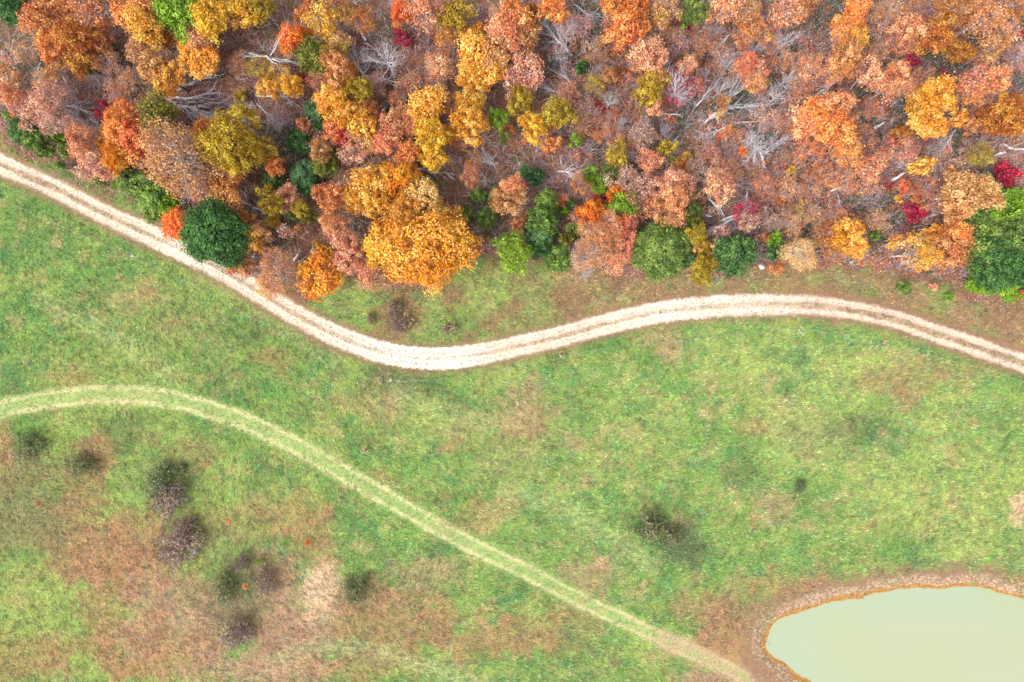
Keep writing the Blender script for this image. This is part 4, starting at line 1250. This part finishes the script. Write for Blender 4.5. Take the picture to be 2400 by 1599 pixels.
FALL = [
 (388, 228, 560, 312, 13, 26, .20, 'large pale fallen tree with long raking limbs left of the white dead tree'), (392, 232, 530, 221, 7, 7, .15, 'straight pale fallen trunk lying level above the large fallen tree'),
 (418, 216, 512, 180, 16, 7, .15, 'short forked pale limb uppermost of the fallen limbs on the left'), (138, 246, 214, 264, 20, 16, .12, 'fan of pale fallen branches near the left edge'),
 (100, 150, 92, 198, 20, 6, .10, 'thin broken pale trunk near the left edge of the wood'), (150, 180, 180, 225, 20, 8, .08, 'thin grey fallen branch above the fan of branches'),
 (190, 160, 245, 196, 14, 12, .08, 'grey brush lying below the rust trees at the left'), (74, 114, 96, 142, 8, 2, .11, 'short broken stick beside a tiny green shrub in the upper left'),
 (858, 182, 768, 66, 12, 24, .15, 'long fallen tree raking up left of the white twiggy bare tree'), (850, 182, 872, 154, 8, 3, .17, 'short thick stem where two fallen limbs meet below the bare tree'),
 (852, 178, 946, 200, 9, 6, .13, 'low fallen limb below the white twiggy bare tree'), (858, 98, 830, 52, 12, 4, .16, 'leaning grey trunk above left of the white twiggy bare tree'),
 (912, 72, 884, 16, 8, 2, .11, 'thin brown fallen stem near the top edge left of the flame orange tree'), (1340, 134, 1262, 44, 15, 22, .17, 'long fallen tree with a curved trunk in the upper middle'),
 (1372, 122, 1360, 92, 10, 1, .09, 'short white stick beside the long curved fallen tree'), (1384, 116, 1372, 100, 20, 3, .12, 'white bent root wad beside the short white stick'),
 (1366, 226, 1300, 164, 12, 8, .10, 'thin bowed fallen stem above the mottled olive tree'), (1336, 228, 1262, 204, 16, 14, .12, 'fallen branches just above the mottled olive tree'),
 (1650, 292, 1746, 196, 14, 22, .15, 'large fallen tree between the magenta bush and the broad orange tree'), (1622, 262, 1668, 204, 14, 10, .10, 'thin fallen stem right below the magenta bush'),
 (1696, 256, 1780, 250, 14, 14, .10, 'grey brush right of the large fallen tree'), (1968, 184, 1884, 240, 9, 12, .17, 'straight pale fallen tree above the broad orange tree'),
 (2400, 118, 2332, 182, 12, 10, .17, 'fallen tree at the right edge reaching into the picture'), (2366, 166, 2330, 226, 14, 8, .11, 'forked dead limb below the fallen tree at the right edge'),
 (2236, 304, 2174, 386, 12, 30, .13, 'pile of pale raking branches below the broad gold tree'), (2262, 350, 2330, 334, 6, 3, .08, 'thin bowed stem right of the pale branch pile'),
 (2334, 343, 2400, 360, 5, 3, .14, 'pale log lying at the right edge above the crimson tree'), (2344, 360, 2312, 372, 3, 0, .19, 'short grey log above the crimson tree'),
 (1422, 336, 1492, 376, 14, 16, .15, 'fallen tree with arched limbs beside the coral red bush'), (1428, 276, 1420, 336, 12, 5, .10, 'leaning grey stem above the arched fallen tree'),
 (1306, 402, 1372, 412, 22, 18, .13, 'pale branching fallen crown left of the lime green tree'), (1316, 366, 1312, 388, 20, 5, .10, 'small bleached dead stub above the pale fallen crown'),
 (1486, 494, 1520, 532, 8, 2, .17, 'grey brown fallen trunk above the wide green cedar'), (1656, 466, 1696, 514, 4, 2, .12, 'thin straight fallen stem below the round pink tree'),
 (1684, 520, 1746, 496, 6, 4, .17, 'pale fallen trunk with broken twigs below the round pink tree'), (1716, 514, 1650, 552, 10, 10, .16, 'white fallen trunk just below the pale twiggy one'),
 (1644, 506, 1664, 511, 2, 0, .17, 'short white log beside a small green tree'), (1600, 505, 1599, 545, 3, 0, .13, 'straight upright dark pole above the wide green cedar'),
 (1750, 450, 1746, 476, 12, 4, .10, 'white forked dead stem in the purple thicket'), (2084, 426, 2112, 408, 5, 3, .20, 'pale short log left of the small round golden tree'),
 (2148, 539, 2192, 544, 4, 2, .19, 'pale log under grey branches below the scarlet bush'), (2120, 560, 2188, 552, 8, 6, .12, 'pale bowed limb over the leaning golden tree'),
 (2150, 520, 2196, 500, 24, 14, .09, 'tangle of grey branches right of the scarlet bush'), (2044, 304, 2068, 290, 2, 0, .22, 'short grey log right of the broad orange tree'),
 (1690, 106, 1706, 86, 2, 0, .26, 'short thick pale log standing out right of the pink tree'), (1718, 290, 1784, 290, 3, 0, .16, 'long straight brown log lying level above the bare tree with long trunk'),
 (1546, 267, 1602, 275, 3, 0, .12, 'thin straight stick lying below the magenta bush'), (1792, 394, 1766, 330, 8, 14, .16, 'long white trunk pointing down from the bare grey tree'),
 (1786, 362, 1812, 350, 10, 4, .10, 'thin white limb crossing the long white trunk'), (578, 476, 634, 508, 3, 1, .13, 'long pale log on bare ground left of the small dusty pink tree'),
 (918, 310, 936, 356, 6, 4, .14, 'slender grey trunk between the peach trees in the middle'), (972, 396, 1062, 414, 9, 4, .12, 'long thin fallen stem above the golden cluster'),
 (1050, 410, 1070, 428, 4, 0, .12, 'short broken end of a thin stem above the golden cluster'), (2040, 378, 2124, 352, 14, 14, .14, 'white branching limb left of the small round golden tree'),
 (600, 226, 722, 232, 8, 10, .10, 'thin fallen stem lying level under the yellow trees'), (604, 244, 652, 296, 24, 22, .08, 'radiating grey brush right of the white dead tree'),
 (1938, 452, 1984, 434, 16, 10, .16, 'grey branching limb lying in dry leaves on the right'), (1962, 460, 1964, 494, 18, 10, .09, 'thin grey brush below the grey branching limb'),
 (1700, 300, 1640, 340, 24, 14, .08, 'grey brush left of the bare tree with long trunk'), (1590, 322, 1566, 344, 24, 12, .09, 'bundle of pale branches above the olive bush in the middle'),
 (1740, 530, 1700, 540, 30, 14, .08, 'grey brush between the pale trunks and the second cedar'), (160, 265, 214, 300, 20, 18, .08, 'pale brush spilling right below the fan of fallen branches'),
 (2060, 140, 2150, 146, 24, 14, .08, 'grey mauve brush below the golden brown tree'), (2206, 128, 2230, 170, 16, 12, .09, 'bluish grey brush below the golden brown tree on the right'),
 (734, 594, 742, 566, 10, 3, .16, 'pale grey trunk rising above the bright amber tree'), (692, 612, 706, 592, 8, 2, .13, 'crooked pale limb left of the bright amber tree'), (1345, 14, 1400, 60, 22, 18, .08, 'grey brush at the top edge left of the round orange tree')]
for f in FALL:
    short = f[5] == 0
    fallen(*f[:8], pale=('brown' not in f[7]), name='log' if (short or 'log' in f[7]) else 'brush_pile' if 'brush' in f[7] else 'fallen_tree', cat='log' if (short or 'log' in f[7]) else 'brush' if 'brush' in f[7] else 'fallen tree')

def dead_tree(base, tip, R, h, limbs, lb, seed, kids=(6, 4), thick=.22):
    rnd = random.Random(seed); X, Y = px(*base, .3); TX, TY = px(*tip, h); t = empty('dead_tree', (X, Y, zat(X, Y))); d = Vector((TX-X, TY-Y, h)); W = Wood()
    side = Vector((-d.y, d.x, 0)).normalized()
    W.tube([(0, 0, -.2), d*.3+side*.12, d*.6-side*.15, d*.85], [thick*1.2, thick, thick*.85, thick*.6], 7); obj('trunk', W.mesh('dead_trunk', M_PALE), t)
    B = Wood()
    for i in range(limbs):
        a = i*2.4+rnd.uniform(-.4, .4); el = rnd.uniform(-.1, .6)
        B.grow(d*rnd.uniform(.5, .86), Vector((math.cos(a), math.sin(a), el))+d.normalized()*.4, R*rnd.uniform(.7, 1.15), thick*.38, 2, rnd, kids, .4, 0, 4, 5)
    obj('branches', B.mesh('dead_branches', M_PALE), t); tag(t, lb, 'dead tree', 'dead standing trees')
dead_tree((608, 322), (538, 250), 1.9, 6, 10, 'white leaning dead tree with a twiggy head', 5)
dead_tree((636, 150), (628, 126), 3.6, 9, 6, 'white gnarled dead tree with crooked arms among yellow leaves', 9, (3, 2), .3)
dead_tree((1772, 388), (1768, 330), 2.0, 5, 8, 'white dead tree standing over the long white trunk', 12)
dead_tree((2112, 388), (2106, 356), 1.8, 4, 6, 'pale dead tree in peach leaves left of the brush pile', 15)
dead_tree((452, 400), (440, 380), 4.2, 9.5, 9, 'grey dead tree standing inside the tan oak crown', 18, (5, 4), .26)

# ------------------------------------------------------------------ rocks
def rock(x, y, r, lb):
    import bmesh
    rnd = random.Random(int(x+y)); bm = bmesh.new(); bmesh.ops.create_icosphere(bm, subdivisions=2, radius=r*S)
    for v in bm.verts: v.co = Vector((v.co.x*1.2, v.co.y, v.co.z*.6))*(1+rnd.uniform(-.18, .18))
    me = bpy.data.meshes.new('rock'); bm.to_mesh(me); bm.free(); me.materials.append(M_ROCK)
    X, Y = px(x, y); o = obj('rock', me, None, (X, Y, zat(X, Y)+r*S*.25)); o.rotation_euler[2] = rnd.uniform(0, 3); tag(o, lb, 'rock', 'pale rocks')
M_ROCK = bark_material('pale_limestone', (176, 170, 164), (236, 232, 226), .55)
for a in [(1996, 466, 6, 'white rock below the grey branching limb on the right'), (2081, 475, 6, 'white rock left of the scarlet bush'), (1813, 502, 5, 'pale rock right of the purple thicket'), (2034, 503, 5, 'grey rock below the white rocks on the right'),
          (1688, 568, 5, 'white rock at the top of the second green cedar'), (1772, 577, 5, 'pale rock right of the second green cedar'), (1784, 626, 6, 'pale rock on dry grass below the pale gold tree'), (11, 125, 6, 'grey rock at the left edge of the wood'),
          (916, 891, 4, 'small pale rock in weeds just below the road bend'), (935, 893, 3, 'tiny rock right of the one below the road bend')]: rock(*a)
def pond_stones():
    n = 5000; i = rng.integers(0, len(PQ), n); t = rng.random(n); a = PQ[i]; b = PQ[(i+1) % len(PQ)]; p = a+(b-a)*t[:, None]
    d = b-a; nn = np.stack([d[:, 1], -d[:, 0]], 1)/np.linalg.norm(d, axis=1)[:, None]; off = np.abs(rng.normal(0, 1, n))*16+4
    p = p+nn*off[:, None]; s = pond_sd(p[:, 0], p[:, 1])*S; p = p[(s > .3) & (p[:, 0] < 2520) & (p[:, 1] < 1690)]; n = len(p)
    wx = (p[:, 0]-1200)*S; wy = (799.5-p[:, 1])*S; z = height(wx, wy); r = rng.uniform(.04, .13, n)**1.0
    T = np.array([(1, 0, -.2), (0, 1, -.2), (-1, 0, -.2), (0, -1, -.2), (0, 0, .7)], float); V = np.stack([wx, wy, z], 1)[:, None]+T[None]*r[:, None, None]*rng.uniform(.6, 1.3, (n, 1, 3))
    F = np.array([(0, 1, 4), (1, 2, 4), (2, 3, 4), (3, 0, 4)]); F = (np.arange(n)[:, None, None]*5+F[None]).reshape(-1, 3)
    col = np.where(rng.random((n, 1)) < .5, lin((232, 204, 178), KG*.9), lin((166, 126, 104), KG*.9)); cc = np.repeat(np.concatenate([col, np.ones((n, 1))], 1), 5, 0)
    me = mesh_np('shore_stones', V.reshape(-1, 3), F, M_STUFF, {'tint': ('FLOAT_COLOR', cc), 'leaf': ('FLOAT', np.full(5*n, .5)), 'clump': ('FLOAT', np.full(5*n, .5))})
    tag(obj('shore_stones', me), 'small pale stones strewn round the shore of the pond', 'stones', kind='stuff')
pond_stones()
def gravel():
    n = 15000; i = rng.integers(0, len(RQ)-1, n); t = rng.random(n); a = RQ[i]; b = RQ[i+1]; p = a+(b-a)*t[:, None]; d = b-a
    nn = np.stack([-d[:, 1], d[:, 0]], 1)/np.linalg.norm(d, axis=1)[:, None]; p = p+nn*(rng.normal(0, 15, n))[:, None]; p = p[(p[:, 0] > -70) & (p[:, 0] < 2470)]; n = len(p)
    wx = (p[:, 0]-1200)*S; wy = (799.5-p[:, 1])*S; z = height(wx, wy); r = rng.uniform(.03, .09, n)
    T = np.array([(1, 0, -.5), (0, 1, -.5), (-1, 0, -.5), (0, -1, -.5), (0, 0, .5)], float); V = np.stack([wx, wy, z-.05], 1)[:, None]+T[None]*r[:, None, None]*rng.uniform(.6, 1.3, (n, 1, 3))
    F = np.array([(0, 1, 4), (1, 2, 4), (2, 3, 4), (3, 0, 4)]); F = (np.arange(n)[:, None, None]*5+F[None]).reshape(-1, 3)
    q = rng.random((n, 1)); col = np.where(q < .5, lin((250, 236, 220), KG*1.1), np.where(q < .8, lin((190, 150, 124), KG), lin((130, 104, 84), KG))); cc = np.repeat(np.concatenate([col, np.ones((n, 1))], 1), 5, 0)
    me = mesh_np('road_gravel', V.reshape(-1, 3), F, M_STUFF, {'tint': ('FLOAT_COLOR', cc), 'leaf': ('FLOAT', np.full(5*n, .5)), 'clump': ('FLOAT', np.full(5*n, .5))})
    tag(obj('road_gravel', me), 'loose pale gravel strewn along the dirt road', 'gravel', kind='stuff')
gravel()

# ------------------------------------------------------------------ wire fence below the road
FENCE = [(-80, 428), (30, 478), (80, 500), (135, 525), (250, 575), (380, 632), (505, 692), (580, 735), (640, 768), (690, 800), (735, 835), (800, 868), (880, 888), (950, 893), (1060, 887), (1100, 880), (1190, 864), (1290, 842), (1410, 817), (1500, 808), (1640, 793), (1720, 785), (1860, 770),
         (1940, 784), (2020, 805), (2110, 822), (2200, 840), (2280, 860), (2360, 885), (2480, 930)]
def fence():
    m, t, out = mat('galvanised_wire'); b = N(t, 'ShaderNodeBsdfPrincipled'); b.inputs['Base Color'].default_value = (.26, .30, .26, 1); b.inputs['Roughness'].default_value = .5; b.inputs['Metallic'].default_value = .3; t.links.new(b.outputs[0], out.inputs[0])
    Q = catmull(FENCE, 10); Q = np.array([px(*p) for p in Q]); seg = np.hypot(*np.diff(Q, axis=0).T); cum = np.concatenate([[0], np.cumsum(seg)]); L = cum[-1]; n = int(L/4.5)
    pts = [(float(np.interp(i*L/n, cum, Q[:, 0])), float(np.interp(i*L/n, cum, Q[:, 1]))) for i in range(n+1)]
    root = empty('wire_fence', (pts[0][0], pts[0][1], zat(*pts[0]))); o = Vector(root.location)
    for j, hh in enumerate((.55, 1.15)):
        W = Wood(); P = []
        for (x, y) in pts: P.append(Vector((x, y, zat(x, y)+hh))-o)
        W.tube(P, [.011]*len(P), 3); obj('wire', W.mesh('fence_wire', m), root)
    W = Wood(); W.tube([(0, 0, -.3), (0, 0, 1.3)], [.035, .03], 6); W.cap(6, 6); pm = W.mesh('fence_post', M_LOG)
    for (x, y) in pts: obj('post', pm, root, Vector((x, y, zat(x, y)))-o)
    tag(root, 'thin wire fence with slim posts running along the lower side of the dirt road', 'fence')
    # one leaning metal post standing apart
    W = Wood(); a = Vector((*px(1870, 774), 0)); b_ = Vector((*px(1878, 787), 0)); W.tube([(0, 0, 0), tuple((b_-a)+Vector((0, 0, .6)))], [.05, .045], 6); W.cap(6, 0); W.cap(6, 6)
    p = obj('fallen_post', W.mesh('fallen_post', M_PALE), None, (a.x, a.y, zat(a.x, a.y)+.2)); tag(p, 'pale leaning post by the fence below the road at right', 'post')
    W = Wood(); W.tube([(0, 0, 0), (.35, .05, .05), (.6, -.05, 0)], [.10, .14, .06], 6); W.cap(6, 0); W.cap(6, 12)
    X, Y = px(314, 601); p = obj('white_stone', W.mesh('white_stone', M_ROCK), None, (X-.3, Y, zat(X, Y)+.12)); tag(p, 'small white stone in the grass below the left part of the road', 'stone')
fence()
print('objects', len(bpy.data.objects), 'labels', len(used_labels), 'trees', len(rows))
